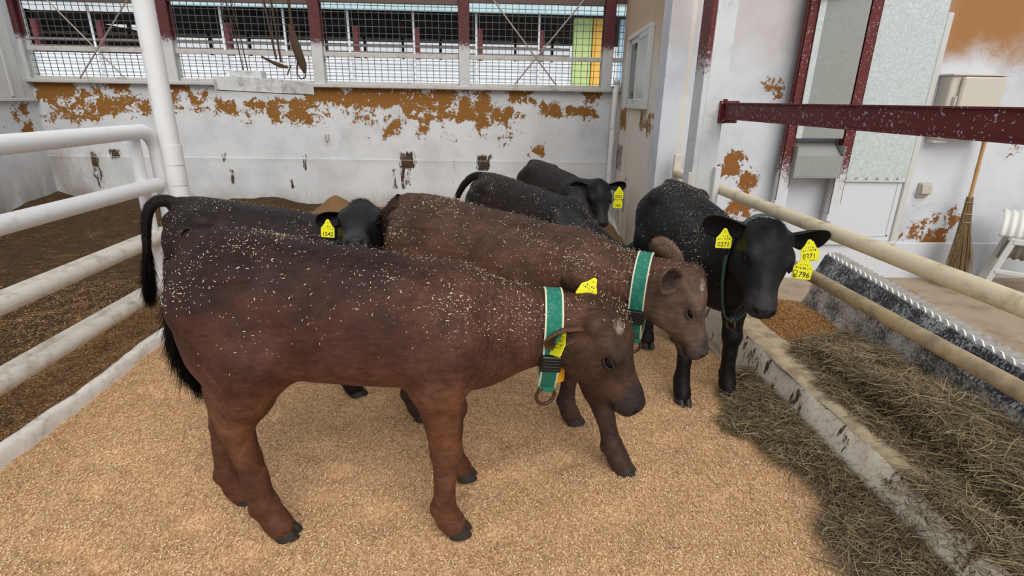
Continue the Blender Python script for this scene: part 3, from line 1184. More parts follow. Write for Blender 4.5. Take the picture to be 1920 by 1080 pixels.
    tf = np.repeat(np.gradient(sm, axis=0), 10, 0)
    tq = np.repeat(np.linspace(0, 1, 28), 10)
    hair_mesh('tail_fur', TV, TF, tc, 5000, unit_rows(tf), .03, .0016, to, 3, .15)
    hair_mesh('tail_tuft', TV, TF, tc * .7, 6500, unit_rows(tf), P.get('tuft', .12), .003, to, 4, .08, sstep(tq, P.get('tuft0', .62), .9) + 1e-6, 1.0, .17)
    # sawdust flecks lying on the back
    nf = P.get('flecks', 300) * 2
    w_ = sstep(N[:, 2], -.2, .6) * sstep(hgt, .62, .90) * (.35 + 2.2 * sstep(nz1, .45, .65)) + tuft * 3 * P.get('headflecks', 0)
    w_ = w_ * (1 - inhead * (1 - np.clip(tuft * 1.5, 0, 1) * P.get('headflecks', 0)))
    r = np.random.default_rng(P.get('seed', 1))
    fn, fa = face_normals(V, Fq)
    ww = np.cumsum(fa * w_[Fq].mean(1))
    fi = np.searchsorted(ww, r.random(nf) * ww[-1])
    p = V[Fq[fi]].mean(1) + r.normal(0, .004, (nf, 3))
    nn = N[Fq[fi, 0]]
    dd = r.normal(0, 1, (nf, 3))
    dd = unit_rows(dd - nn * (dd * nn).sum(1)[:, None])
    sd_ = np.cross(nn, dd)
    Lf = (.0010 + .0042 * r.random(nf) ** 6)[:, None]
    wf = (.0009 + .0006 * r.random(nf))[:, None]
    p = p + nn * .007
    q4 = np.stack([p - dd * Lf - sd_ * wf, p + dd * Lf - sd_ * wf * .6 + nn * .002, p + dd * Lf + sd_ * wf * .6 + nn * .002, p - dd * Lf + sd_ * wf], 1).reshape(-1, 3)
    fo = np_mesh('sawdust_flecks', q4, np.arange(4 * nf).reshape(-1, 4), M['specks'], root)
    fo['kind'] = 'stuff'
    bvh = BVHTree.FromPolygons([tuple(v) for v in V], [tuple(int(i) for i in q) for q in Fq])
    return root, hp, (f, l, u), ears, bvh


def to_local(rz, v, s=1.0):
    a = math.radians(-rz)
    return np.array((v[0] * math.cos(a) - v[1] * math.sin(a), v[0] * math.sin(a) + v[1] * math.cos(a), v[2])) / s


# ------------------------------------------------------------------ surveying helper: where a sight line of the photo meets a real plane
def sight(px, py):
    return rt2 * ((px - 960) / F_PX) + dn2 * ((py - 540) / F_PX) + fw


def at_y(px, py, Y):
    v = sight(px, py)
    return Vector((0, 0, CAM_H)) + v * (Y / v.y)


def at_x(px, py, X):
    v = sight(px, py)
    return Vector((0, 0, CAM_H)) + v * (X / v.x)


def at_z(px, py, z=0.0):
    v = sight(px, py)
    return Vector((0, 0, CAM_H)) + v * ((z - CAM_H) / v.z)


# ================================================================== THE SETTING
def wall_grid(name, O, ax, az, W, H, th, mat, res, fields):
    """solid wall; its front face is a fine grid that carries the paint attributes. normal = az x ax side"""
    O, ax, az = [np.array(v, float) for v in (O, ax, az)]
    nrm = np.cross(ax, az)
    nu, nv = int(W / res) + 1, int(H / res) + 1
    U, Vv = np.meshgrid(np.linspace(0, W, nu), np.linspace(0, H, nv), indexing='ij')
    P = O + U[..., None] * ax + Vv[..., None] * az
    P = P.reshape(-1, 3)
    i = np.arange(nu * nv).reshape(nu, nv)
    Fq = np.stack([i[:-1, :-1], i[1:, :-1], i[1:, 1:], i[:-1, 1:]], -1).reshape(-1, 4)
    at = {}
    for k in ('peel', 'stain', 'wash', 'bare'):
        at[k] = fields[k](P) if k in fields else np.zeros(len(P))
    n0 = len(P)
    c = [O, O + ax * W, O + ax * W + az * H, O + az * H]
    B = np.array(c + [q - nrm * th for q in c])
    Fb = np.array([[0, 4, 5, 1], [1, 5, 6, 2], [2, 6, 7, 3], [3, 7, 4, 0], [4, 7, 6, 5]]) + n0
    at = {k: np.concatenate([v, np.zeros(8)]) for k, v in at.items()}
    o = np_mesh(name, np.concatenate([P, B]), np.concatenate([Fq, Fb]), mat, None, False, at)
    o['kind'] = 'structure'
    return o


def blobs(rects, tofn, axis, soft=.17):
    """rects: (px0,py0,px1,py1,strength) places of flaked paint, surveyed through tofn -> world points"""
    R = []
    for x0, y0, x1, y1, s in rects:
        p = tofn((x0 + x1) / 2, (y0 + y1) / 2)
        a, b = tofn(x0, (y0 + y1) / 2), tofn(x1, (y0 + y1) / 2)
        c, d = tofn((x0 + x1) / 2, y0), tofn((x0 + x1) / 2, y1)
        R.append((p[axis], p[2], abs(a[axis] - b[axis]) / 2, abs(c[2] - d[2]) / 2, s))

    def fn(P):
        r = np.zeros(len(P))
        for u, z, hu, hz, s in R:
            du = np.maximum(np.abs(P[:, axis] - u) - hu, 0)
            dz = np.maximum(np.abs(P[:, 2] - z) - hz, 0)
            dd = np.sqrt(du * du + dz * dz)
            r = np.maximum(r, s * (1 - .25 * sstep(dd, -.01, .02)) * (1 - sstep(dd, 0, soft)))
        return r
    return fn


YB = 7.0
XL, XR = -5.35, 1.66
bk = lambda x, y: at_y(x, y, YB)
peel_back = blobs([(66, 150, 140, 182, .9), (90, 165, 170, 222, .85), (140, 168, 186, 184, .85), (190, 150, 235, 166, .8), (180, 185, 245, 212, .8),
                   (252, 188, 278, 210, .8), (310, 152, 352, 168, .9), (312, 160, 335, 205, .8), (330, 180, 356, 205, .65), (356, 174, 382, 190, .85), (340, 195, 395, 210, .6),
                   (402, 188, 438, 212, .72), (458, 192, 490, 212, .78), (505, 190, 600, 230, .78), (578, 158, 630, 188, 1.0), (620, 178, 760, 200, .85), (662, 158, 690, 185, 1.0),
                   (690, 166, 752, 195, 1.0), (600, 200, 700, 220, .62), (660, 215, 752, 232, .66), (720, 232, 750, 255, .72), (755, 168, 790, 205, .95), (785, 172, 852, 205, .92),
                   (760, 205, 830, 225, .7), (785, 222, 800, 250, .75), (830, 205, 960, 222, .85), (865, 190, 900, 212, .9), (896, 170, 912, 205, .95), (895, 215, 950, 236, .85),
                   (850, 158, 870, 168, .7), (945, 200, 985, 222, .72), (960, 172, 996, 190, .95), (985, 158, 1010, 166, .85), (945, 160, 972, 166, .85), (1020, 198, 1044, 216, .95), (1068, 207, 1118, 217, .95),
                   (1094, 165, 1124, 176, .95), (1100, 175, 1114, 190, .9), (935, 258, 955, 275, .7), (998, 280, 1012, 288, .85), (30, 195, 52, 215, .8), (45, 235, 62, 250, .8),
                   (80, 215, 165, 232, .5), (150, 215, 190, 235, .5), (440, 200, 640, 240, .42), (640, 235, 1000, 262, .42)], bk, 0)
stain_back = blobs([(752, 289, 774, 312, .95), (754, 310, 760, 355, .8), (764, 310, 768, 345, .75), (738, 318, 741, 352, .8), (172, 288, 182, 310, .9), (178, 310, 190, 350, .75),
                    (207, 283, 221, 295, .9), (213, 295, 229, 345, .5), (418, 291, 422, 300, .8), (433, 320, 437, 342, .85), (570, 290, 574, 320, .75), (572, 320, 576, 365, .55),
                    (897, 294, 917, 318, .95), (150, 300, 160, 360, .5), (545, 335, 549, 350, .8), (848, 300, 852, 345, .6), (690, 330, 693, 365, .4), (180, 330, 205, 360, .42), (745, 300, 790, 365, .38), (590, 300, 600, 350, .38)], bk, 0, .10)
wash_back = lambda P: np.clip(.75 * (1 - sstep(P[:, 0], -5.3, -4.2)) * (1 - sstep(P[:, 2], .6, 1.2)) + .8 * (1 - sstep(P[:, 2], .15, .45)) + .25 * np.exp(-((P[:, 2] - .745) / .04) ** 2), 0, 1)
fb = {'peel': peel_back, 'stain': stain_back, 'wash': wash_back}
wall_grid('wall_back', (XL, YB + .03, .72), (1, 0, 0), (0, 0, 1), XR - XL, .885, .2, M['wall_back'], .025, fb)
wall_grid('baseboard_back', (XL, YB, -.1), (1, 0, 0), (0, 0, 1), XR - XL, .85, .23, M['wall_back'], .025, fb)

# left wall with boarded upper part
lw = wall_grid('wall_left', (XL, 2.2, -.1), (0, 1, 0), (0, 0, 1), YB - 2.0, 3.4, .2, M['wall_back'], .05,
               {'wash': lambda P: .9 * (1 - sstep(P[:, 2], .2, 1.0)), 'peel': blobs([(28, 195, 50, 214, .85), (44, 233, 60, 250, .85), (0, 205, 12, 235, .5)], lambda x, y: at_x(x, y, XL), 1)})
for i in range(12):
    y1 = 6.86 - i * .36
    pb = MB()
    pb.box((XL, y1 - .35, 1.42), (XL + .03, y1, 3.2), .006)
    pb.box((XL + .03, y1 - .20, 1.44), (XL + .045, y1 - .16, 3.2), .004)
    pb.build('panel', M['panel'], lw)
b = MB().box((XL, 2.2, 1.385), (XL + .05, YB, 1.42), .005).build('trim_1', M['panel'])
b['kind'] = 'structure'

# side wall of the right-hand building, and its front wall
SA, SB = np.array((1.44, 4.615)), np.array((1.66, 7.05))
sdir = np.append((SB - SA) / np.linalg.norm(SB - SA), 0)


def on_side(px, py):
    v = np.array(sight(px, py))
    n = np.array((-sdir[1], sdir[0]))
    t_ = (SA @ n) / (v[:2] @ n)
    return np.array((0, 0, CAM_H)) + v * t_


wall_grid('wall_right', (SB[0], SB[1], -.1), -sdir, (0, 0, 1), float(np.linalg.norm(SB - SA)), 3.3, .2, M['wall_side'], .04, {
    'peel': blobs([(1164, 205, 1174, 235, .9), (1205, 212, 1224, 245, .72), (1200, 208, 1212, 235, .7)], on_side, 1),
    'stain': blobs([(1168, 330, 1172, 400, .7), (1156, 270, 1166, 320, .75), (1152, 340, 1164, 420, .6)], on_side, 1, .08),
    'wash': lambda P: .8 * (1 - sstep(P[:, 2], .1, .7)), 'bare': lambda P: np.full(len(P), .9)})
YF = 4.6
fr = lambda x, y: at_y(x, y, YF)
wall_grid('wall_front', (1.44, YF, -.1), (1, 0, 0), (0, 0, 1), 7.0, 3.3, .2, M['wall_front'], .03, {
    'peel': blobs([(1362, 298, 1384, 322, .95), (1392, 326, 1416, 364, .9), (1372, 375, 1400, 400, .8), (1706, 416, 1732, 448, .85), (1734, 432, 1770, 458, .9), (1746, 405, 1756, 420, .85),
                   (1436, 160, 1462, 172, .72), (1784, 402, 1792, 425, .8), (1700, 400, 1730, 415, .5), (1690, 430, 1706, 455, .5), (1896, 280, 1910, 290, .6), (1730, 395, 1745, 410, .5)], fr, 0),
    'bare': lambda P: .25 + .75 * sstep(P[:, 0], 3.3, 3.8) * (1 - .8 * sstep(P[:, 0], 4.25, 4.8)),
    'stain': lambda P: np.zeros(len(P))})
b = MB().box((1.44, YF - .03, -.1), (8.44, YF, .33), .006).build('baseboard_front', M['door'])
b['kind'] = 'structure'


# ------------------------------------------------------------------ bedding floors
def ground(name, x0, x1, y0, y1, res, hfn, dfn, mat):
    nx, ny = int((x1 - x0) / res) + 1, int((y1 - y0) / res) + 1
    X, Y = np.meshgrid(np.linspace(x0, x1, nx), np.linspace(y0, y1, ny), indexing='ij')
    P = np.stack([X, Y, np.zeros_like(X)], -1).reshape(-1, 3)
    P[:, 2] = hfn(P)
    i = np.arange(nx * ny).reshape(nx, ny)
    Fq = np.stack([i[:-1, :-1], i[1:, :-1], i[1:, 1:], i[:-1, 1:]], -1).reshape(-1, 4)
    o = np_mesh(name, P, Fq, mat, None, True, {'dirt': dfn(P)})
    o['kind'] = 'structure'
    return o


DENTS = [(random.uniform(-1.9, 1.4), random.uniform(.9, 3.4), random.uniform(.04, .085), random.uniform(.012, .03)) for _ in range(70)]


def h_main(P):
    Q = P * (1, 1, 0)
    h = (fbm(Q, 1.6, 11, 3) - .5) * .05 + (fbm(Q, 5.0, 31, 3) - .5) * .034
    h = h - .008
    for x_, y_, r_, a_ in DENTS:
        q = ((P[:, 0] - x_) ** 2 + (P[:, 1] - y_) ** 2) / r_ ** 2
        k_ = q < 9
        h[k_] += -a_ * np.exp(-q[k_]) + .18 * a_ * np.exp(-(np.sqrt(q[k_]) - 1.5) ** 2 * 5)
    h = np.where(h > .012, .012 + .018 * np.tanh((h - .012) / .018), h)
    h = h + .10 * sstep(P[:, 1], 5.2, 6.8) * (.6 + .8 * vnoise(Q, 2.0, 4)) * (1 - .8 * sstep(P[:, 0], .4, 1.1))
    h = h + .10 * sstep(P[:, 1], 5.4, 6.6) * (1 - sstep(P[:, 0], -2.0, -.6))
    lump = at_y(625, 372, 6.7)
    h = h + .17 * np.exp(-(((P[:, 0] - lump.x) / .16) ** 2 + ((P[:, 1] - 6.8) / .2) ** 2))
    lump = at_y(760, 372, 6.7)
    h = h + .06 * np.exp(-(((P[:, 0] - lump.x - .3) / .35) ** 2 + ((P[:, 1] - 6.8) / .2) ** 2))
    return h


def h_left(P):
    Q = P * (1, 1, 0)
    h = .05 + (fbm(Q, 1.5, 51, 4) - .5) * .10 + (fbm(Q, 6, 53, 3) - .5) * .04
    h = h + .20 * sstep(P[:, 1], 5.6, 6.8) * (.45 + .9 * vnoise(Q, 1.6, 8)) * (1 - .5 * sstep(P[:, 0], -2.8, -2.15))
    h = h + .16 * (1 - sstep(P[:, 0], -5.2, -4.4)) * vnoise(Q, 2.2, 5)
    return h


def d_main(P):
    d = .9 * sstep(P[:, 1], 3.4, 5.2) + .05
    d = d + .55 * (fbm(P * (1, 1, 0), 2.4, 201, 4) - .5) + .28 * sstep(P[:, 0], .9, 1.5) * sstep(P[:, 1], 1.6, 2.4) + .22 * sstep(P[:, 1], 1.75, 2.5)
    return d


ground('floor', -2.10, 1.58, .35, 7.05, .022, h_main, d_main, M['bed'])
ground('floor_left', -5.36, -2.10, 1.2, 7.05, .035, h_left, lambda P: .62 - .75 * np.exp(-((P[:, 0] + 2.1) / .45) ** 2) * (1 - sstep(P[:, 1], 3.2, 4.2)), M['bed_old'])
al = MB()
al.box((1.45, -.5, -.25), (8.5, YF, -.002))
b = al.build('floor_alley', M['alley'])
b['kind'] = 'structure'

# left curb, lime-washed and uneven
def rough_bar(name, prof, y0, y1, mat, parent, seed, amp, step=.03):
    """profile (x,z) extruded along y with worn edges; prof may be a function of y"""
    ny = int((y1 - y0) / step) + 1
    ys = np.linspace(y0, y1, ny)
    m_ = len(prof)
    P = np.array([[(x, y, z) for x, z in prof] for y in ys]).reshape(-1, 3)
    nn = np.stack([fbm(P, 6, seed, 3) - .5, np.zeros(len(P)), fbm(P, 5, seed + 9, 4) - .5], -1)
    P = P + nn * amp * 2
    Fq = []
    i = np.arange(ny * m_).reshape(ny, m_)
    Fq = np.stack([i[:-1, :-1], i[:-1, 1:], i[1:, 1:], i[1:, :-1]], -1).reshape(-1, 4)
    return np_mesh(name, P, Fq, mat, parent, True)


o = rough_bar('trim_2', [(-2.035, -.1), (-2.04, .02), (-2.045, .050), (-2.053, .062), (-2.07, .066), (-2.09, .064), (-2.105, .052), (-2.11, -.1)], .9, 4.3, M['curb'], None, 61, .022)
o['kind'] = 'structure'

# ------------------------------------------------------------------ window band over the back wall
b = MB().box((XL, YB - .05, 1.595), (XR, YB + .16, 1.64), .008).build('trim_3', M['sill'])
b['kind'] = 'structure'
post_x = [-5.36, -3.69, -1.985, -.262, 1.465]
for i, x in enumerate(post_x):
    w_ = .062 if i else .05
    mb = MB()
    mb.box((x - w_, YB - .03, 1.63), (x + w_, YB + .005, 3.1), .004)
    mb.box((x - .012, YB + .005, 1.63), (x + .012, YB + .08, 3.1))
    mb.box((x - w_, YB + .08, 1.63), (x + w_, YB + .11, 3.1), .004)
    b = mb.build('trim_%d' % (4 + i), M['mullion'])
    b['kind'] = 'structure'
rails_z = 1.96
for i in range(5):
    x0 = post_x[i] + .065
    x1 = (post_x[i + 1] - .065) if i < 4 else XR + .4
    zt = 2.46 + .03 * i
    if i == 4: x1 = 1.66
    pn = empty('wire_mesh_panel', ((x0 + x1) / 2, YB + .03, 1.64))
    where = ['in the first bay from the left corner', 'in the second bay, behind the hanging ropes', 'in the third bay between the middle posts', 'in the fourth bay, before the green door',
             'in the narrow bay beside the beige side wall'][i]
    tag(pn, 'galvanised wire mesh window screen ' + where, 'mesh screen', 'mesh screens above the back wall')
    hw = (x1 - x0) / 2
    fbm_ = MB()
    fbm_.box((-hw, -.01, .30), (hw, .02, .352), .004)
    fbm_.build('mid_rail', M['sill'], pn)
    MB().box((-hw, -.01, .0), (hw, .02, .03), .004).build('bottom_rail', M['sill'], pn)
    MB().box((-hw, -.02, zt - 1.64), (hw, .04, zt - 1.64 + .075), .004).build('top_rail', M['topbar'], pn)
    wm = MB()
    ny_ = 9 + 3
    z = .05
    while z < 1.4:
        wm.box((-hw, .022, z - .003), (hw, .0264, z + .003))
        z += .0735
    x = -hw + .04
    while x < hw:
        wm.box((x - .003, .0262, .02), (x + .003, .0306, 1.42))
        x += .0775
    g = wm.build('wire_grid', M['wire'], pn)
    g['kind'] = 'stuff'
for (ax_, ay_, bx, by_), side_ in zip(((88, 0, 235, 147), (238, 0, 150, 147), (925, 0, 1043, 160), (1095, 0, 965, 158)), ('left bay falling rightwards', 'left bay falling leftwards', 'right bay falling rightwards', 'right bay falling leftwards')):
    p, q = at_y(ax_, ay_, YB - .045), at_y(bx, by_, YB - .045)
    p = p + (p - q) * .12
    b = MB().tube([p, q], .0085, 8).build('brace_rod', M['rod'])
    tag(b, 'thin steel cross-brace rod in front of the mesh, ' + side_, 'rod', 'cross braces over the mesh')

# ------------------------------------------------------------------ door_1, window_1 in the right-hand building
dx0, dx1, dz0, dz1 = 3.02, 3.63, .345, 2.16
dr = MB().box((dx0, YF - .03, dz0), (dx1, YF + .01, dz1), .004).build('door_1', M['door'])
dr['kind'] = 'structure'
fm = MB()
fm.box((dx1, YF - .05, dz0 - .02), (dx1 + .055, YF + .01, dz1 + .04), .006)
fm.box((dx0 - .055, YF - .05, dz0 - .02), (dx0, YF + .01, dz1 + .04), .006)
fm.box((dx0 - .055, YF - .03, dz1), (dx1, YF + .01, dz1 + .04), .006)
fm.box((dx0 - .055, YF - .06, dz0 - .03), (dx1 + .055, YF + .01, dz0), .004)
fm.build('door_frame', M['frame'], dr)
pm = MB()
for a_, b_ in (((dx0 + .02, .39), (dx0 + .05, .86)), ((dx1 - .05, .39), (dx1 - .03, .86)), ((dx0 + .02, .39), (dx1 - .03, .405))):
    pm.box((a_[0], YF - .036, a_[1]), (b_[0], YF - .03, b_[1]), .002)
pm.build('moulding', M['door'], dr)
sh = MB().box((dx0 + .02, YF - .052, .875), (dx1 - .005, YF - .045, 2.62)).build('metal_sheet', M['galv'], dr)
bl = MB()
for i in range(6):
    x = dx0 + .07 + i * .092
    bl.tube([(x, YF - .045, .905), (x, YF - .058, .905)], .010, 8)
bl.build('bolt', M['chute'], sh)

w0, w1, wz0, wz1 = 5.22, 6.35, 1.47, 2.12
sn = np.array((-sdir[1], sdir[0], 0))
if sn[0] > 0: sn = -sn


def sidebox(mb, y0, y1, z0, z1, d0, d1, bev=.004):
    t0, t1 = (y0 - SA[1]) / sdir[1], (y1 - SA[1]) / sdir[1]
    c = np.array((SA[0], SA[1], 0)) + sdir * (t0 + t1) / 2 + sn * (d0 + d1) / 2 + np.array((0, 0, (z0 + z1) / 2))
    mb.obox(c, sdir, sn, (0, 0, 1), (abs(t1 - t0), abs(d1 - d0), z1 - z0), bev)


mb = MB()
sidebox(mb, w0 - .03, w1 + .03, wz0 - .04, wz0, 0, .06)
sidebox(mb, w0 - .03, w1 + .03, wz1, wz1 + .04, 0, .05)
sidebox(mb, w0 - .03, w0, wz0, wz1, 0, .05)
sidebox(mb, w1, w1 + .03, wz0, wz1, 0, .05)
wn = mb.build('window_1', M['winframe'])
wn['kind'] = 'structure'
ym = w0 + .56
for (ya, yb_, d_, gm) in ((w0, ym, .034, 'glass2'), (ym - .04, w1, .012, 'glass')):
    mb = MB()
    for a_ in (ya, yb_ - .05): sidebox(mb, a_, a_ + .05, wz0, wz1, d_ - .008, d_ + .01)
    for a_ in (wz0, wz1 - .05): sidebox(mb, ya, yb_, a_, a_ + .05, d_ - .008, d_ + .01)
    so = mb.build('sash', M['winframe'], wn)
    mb = MB()
    sidebox(mb, ya + .05, yb_ - .05, wz0 + .05, wz1 - .05, d_ - .004, d_ + .002, 0)
    mb.build('pane', M[gm], so)

# ------------------------------------------------------------------ the barn across the yard
YO = 11.0
ob = empty('cattle_barn', (-1.5, YO, 0))
tag(ob, 'open cattle barn across the yard with white lower wall and red posts', 'barn')
def opart(name, mb, mat):
    o = mb.build(name, M[mat], ob)
    for v in o.data.vertices: v.co -= Vector((-1.5, YO, 0))
    return o
wl = opart('lower_wall', MB().box((-9.5, YO, -.5), (1.62, YO + .15, 2.17)), 'outwhite')
for z in (1.72, 1.86, 1.98, 2.08):
    opart('wall_joint', MB().box((-9.5, YO - .02, z), (1.62, YO, z + .012)), 'outline')
opart('fascia', MB().box((-9.5, YO - .5, 2.93), (6, YO - .38, 3.07), .01), 'outfascia')
rf = MB()
rf.rings([[(-9.5, YO - .5, 3.06), (6, YO - .5, 3.06), (6, YO - .5, 3.10), (-9.5, YO - .5, 3.10)], [(-9.5, YO + 6, 4.0), (6, YO + 6, 4.0), (6, YO + 6, 4.06), (-9.5, YO + 6, 4.06)]], True, True, False)
opart('roof', rf, 'outroof')
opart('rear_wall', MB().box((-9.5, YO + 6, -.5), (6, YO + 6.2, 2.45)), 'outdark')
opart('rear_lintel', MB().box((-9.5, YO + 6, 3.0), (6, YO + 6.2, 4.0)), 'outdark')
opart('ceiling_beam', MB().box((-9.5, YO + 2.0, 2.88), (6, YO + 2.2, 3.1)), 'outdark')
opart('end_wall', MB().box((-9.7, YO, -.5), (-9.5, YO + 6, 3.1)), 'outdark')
for z, d_ in ((2.28, .25), (2.40, .25), (2.52, 1.6), (2.64, 1.6), (2.74, 3.2)):
    opart('pen_rail', MB().box((-9.4, YO + d_, z), (1.6, YO + d_ + .05, z + .035)), 'outbeam')
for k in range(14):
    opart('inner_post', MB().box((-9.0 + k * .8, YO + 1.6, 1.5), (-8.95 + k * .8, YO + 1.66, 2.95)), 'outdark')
for px in (74, 194, 308, 430, 550, 668, 782, 900, 1014):
    x = at_y(px, 80, YO + .35).x
    opart('red_post', MB().box((x - .05, YO + .3, 1.5), (x + .05, YO + .4, 2.75), .008), 'outpink')
for px in (55, 178, 297, 420, 536, 655, 776, 893, 1010):
    x = at_y(px, 80, YO - .12).x
    opart('white_pole', MB().tube([(x, YO - .12, 1.2), (x, YO - .12, 2.95)], .022, 8), 'outpole')
for x0, x1, mt_ in ((1.63, 1.97, 'outgreen'), (1.99, 2.30, 'outyellow'), (2.5, 3.4, 'outblue')):
    opart('door', MB().box((x0, YO - .05, 0), (x1, YO + .1, 2.93), .01), mt_)
opart('lower_wall', MB().box((2.3, YO, -.5), (6, YO + .15, 2.3)), 'outwhite')
yd = MB().box((-12, YB + .3, -.4), (8, YO + 8, -.05)).build('floor_yard', M['outwhite'])
yd['kind'] = 'structure'

# ================================================================== PIPES, POSTS, BEAMS
po = empty('pipe_post', (-2.005, 3.62, 0))
tag(po, 'tall thick white pipe post at the end of the left fence', 'post')
MB().tube([(0, 0, 0), (0, 0, 3.2)], .058, 20).build('pipe', M['white_pipe'], po)
for z0, z1, r in ((.0, .93, .0625), (.94, 1.06, .0615), (1.068, 1.19, .061)):
    MB().tube([(.004, 0, z0), (.004, 0, z1)], r, 20).build('sleeve', M['white_pipe'], po)

fe = empty('pipe_fence', (-2.1, 2.4, 0))
tag(fe, 'white painted four-rail pipe fence along the left curb', 'fence')
def arc(c, r, a0, a1, n, u, v):
    return [Vector(c) + Vector(u) * r * math.cos(a0 + (a1 - a0) * i / n) + Vector(v) * r * math.sin(a0 + (a1 - a0) * i / n) for i in range(n + 1)]
ye = 1.22
def fpart(name, pts, r, mat, n=16):
    o = MB().tube([Vector(p) - Vector((0, 2.4, 0)) for p in pts], r, n, True, (1, 0, 0)).build(name, M[mat], fe)
    return o
y_, zt = 3.60, 1.277
fpart('top_rail', [(0, .6, zt), (0, 2, zt), (0, 3.3, zt)] + arc((0, 3.50, zt - .13), .13, math.pi / 2, 0, 8, (0, 1, 0), (0, 0, 1)) + [(0, 3.63, .9), (0, 3.63, .08)], .044, 'white_pipe')
fpart('rail', [(0, .6, .95), (0, 2.4, .949), (0, 3.57, .948)] , .044, 'white_pipe')
fpart('rail', [(0, .6, .618), (0, 2.4, .62), (0, 3.62, .625)], .040, 'white_pipe_low')
fpart('rail', [(-.045, .6, .632), (-.045, 3.6, .638)], .030, 'white_pipe_low')
fpart('rail', [(0, .6, .29), (0, 2.4, .298), (0, 3.62, .31)], .040, 'white_pipe_low')
fpart('rail', [(-.045, .6, .306), (-.045, 3.6, .325)], .030, 'white_pipe_low')
fpart('upright', [(-.045, 3.49, zt - .02), (-.045, 3.49, .08)], .036, 'white_pipe')

rp = empty('steel_post', (1.45, 3.66, 0))
tag(rp, 'steel H post, red above and white below, carrying the red beam', 'post')
hb = MB()
hb.box((-.078, -.075, 0), (-.066, .075, 3.2), .003)
hb.box((.066, -.075, 0), (.078, .075, 3.2), .003)
hb.box((-.066, -.006, 0), (.066, .006, 3.2))
hb.build('web', M['post'], rp)
hb = MB().box((-.0835, -.080, 0), (-.078, .075, 3.2), .002)
hb.build('flange', M['postedge'], rp)
hb = MB().box((-.050, -.084, 0), (.075, -.074, 3.2), .003)
hb.build('flange', M['post'], rp)
hb = MB().box((-.084, -.084, 0), (-.050, -.074, 3.2), .003)
hb.build('flange', M['postedge'], rp)
MB().box((.06, -.12, .80), (.10, -.075, 1.10), .004).build('bracket', M['white_pipe'], rp)
MB().box((-.11, -.10, .80), (-.085, -.075, 1.06), .004).build('latch_strap', M['white_pipe_low'], rp)

be = empty('steel_beam', (1.55, 2.0, 1.452))
tag(be, 'dark red steel beam flecked with white running from the post to the right', 'beam')
bm_ = MB()
bm_.box((-.006, -1.7, -.05), (.006, 1.58, .05))
bm_.build('web', M['red'], be)
MB().box((-.05, -1.7, .043), (.05, 1.58, .05), .001).build('flange', M['red'], be)
MB().box((-.05, -1.7, -.05), (.05, 1.58, -.043), .001).build('flange', M['red'], be)
bp = MB().box((-.034, -1.7, -.043), (-.028, 1.58, .043)).build('side_plate', M['red'], be)
MB().box((-.06, 1.55, -.075), (.06, 1.585, .06), .003).build('end_plate', M['red'], be)
mb = MB()
for z in (-.066, .058): mb.tube([(-.03, 1.56, z - .012), (-.03, 1.56, z + .012)], .014, 6)
mb.build('bolt', M['red'], be)

r1 = empty('feed_rail', (1.585, 2.0, .945))
tag(r1, 'upper cream-painted pipe rail over the feed trough', 'rail', 'pipe rails over the trough')
MB().tube([(0, -1.75, 0), (0, -.5, .004), (0, .8, 0), (0, 2.5, 0)], .034, 16).build('pipe', M['rail'], r1)
MB().box((-.035, 2.47, -.15), (.035, 2.50, .15), .004).build('wall_bracket', M['white_pipe_low'], r1)
r2 = empty('feed_rail', (1.585, 2.0, .708))
tag(r2, 'lower muddy pipe rail over the feed trough, behind the tagged calf', 'rail', 'pipe rails over the trough')
MB().tube([(0, -1.75, -.004), (0, -.3, 0), (0, 1.62, .006)], .029, 16).build('pipe', M['rail_low'], r2)

# two red legs of the feed chute, and the chute
lgA = (2.50, YF - .11)
lgB = (2.985, YF - .11)
ch = empty('feed_chute', (2.74, YF - .1, 0))
tag(ch, 'grey galvanised feed chute hanging on two red channel legs by the door', 'chute')
for (lx, ly), zb in ((lgA, .70), (lgB, .58)):
    mb = MB()
    x, y = lx - 2.74, ly - (YF - .1)
    mb.box((x - .046, y - .03, zb + .03), (x + .046, y - .024, 3.1), .001)
    mb.box((x - .046, y - .03, zb + .03), (x - .040, y + .03, 3.1), .001)
    mb.box((x + .040, y - .03, zb + .03), (x + .046, y + .03, 3.1), .001)
    L_ = mb.build('leg', M['legpaint'], ch)
    mb = MB()
    mb.rings([[(x - .050, y - .034, zb - .03), (x + .050, y - .034, zb - .03), (x + .050, y + .03, zb - .03), (x - .050, y + .03, zb - .03)],
              [(x - .048, y - .034, zb + .02), (x + .048, y - .034, zb + .13), (x + .048, y + .03, zb + .13), (x - .048, y + .03, zb + .02)]], True, True, False)
    mb.build('painted_foot', M['door'], L_)
mb = MB()
mb.box((-.20, -.045, 1.235), (.19, .07, 3.1), .004)
mb.build('duct', M['chute'], ch)
mb = MB()
mb.box((-.215, -.055, 1.235), (-.165, -.048, 3.1), .001)
for k in range(16):
    mb.tube([(-.19, -.056, 1.28 + k * .11), (-.19, -.049, 1.28 + k * .11)], .007, 6)
mb.build('riveted_strip', M['galv'], ch)
mb = MB()   # open tray under the duct
mb.box((-.20, -.10, .93), (.195, -.09, 1.10), .003)
mb.box((-.20, -.10, .92), (.195, .09, .932), .003)
mb.box((-.205, -.10, .92), (-.195, .09, 1.18), .003)
mb.box((.187, -.10, .92), (.197, .09, 1.18), .003)
mb.build('tray', M['chute'], ch)
mb = MB()
mb.rings([[(-.19, -.08, 1.10), (.18, -.08, 1.10), (.18, -.072, 1.10), (-.19, -.072, 1.10)], [(-.19, .05, 1.20), (.18, .05, 1.20), (.18, .058, 1.20), (-.19, .058, 1.20)]], True, True, False)
mb.build('flap', M['machinedark'], ch)
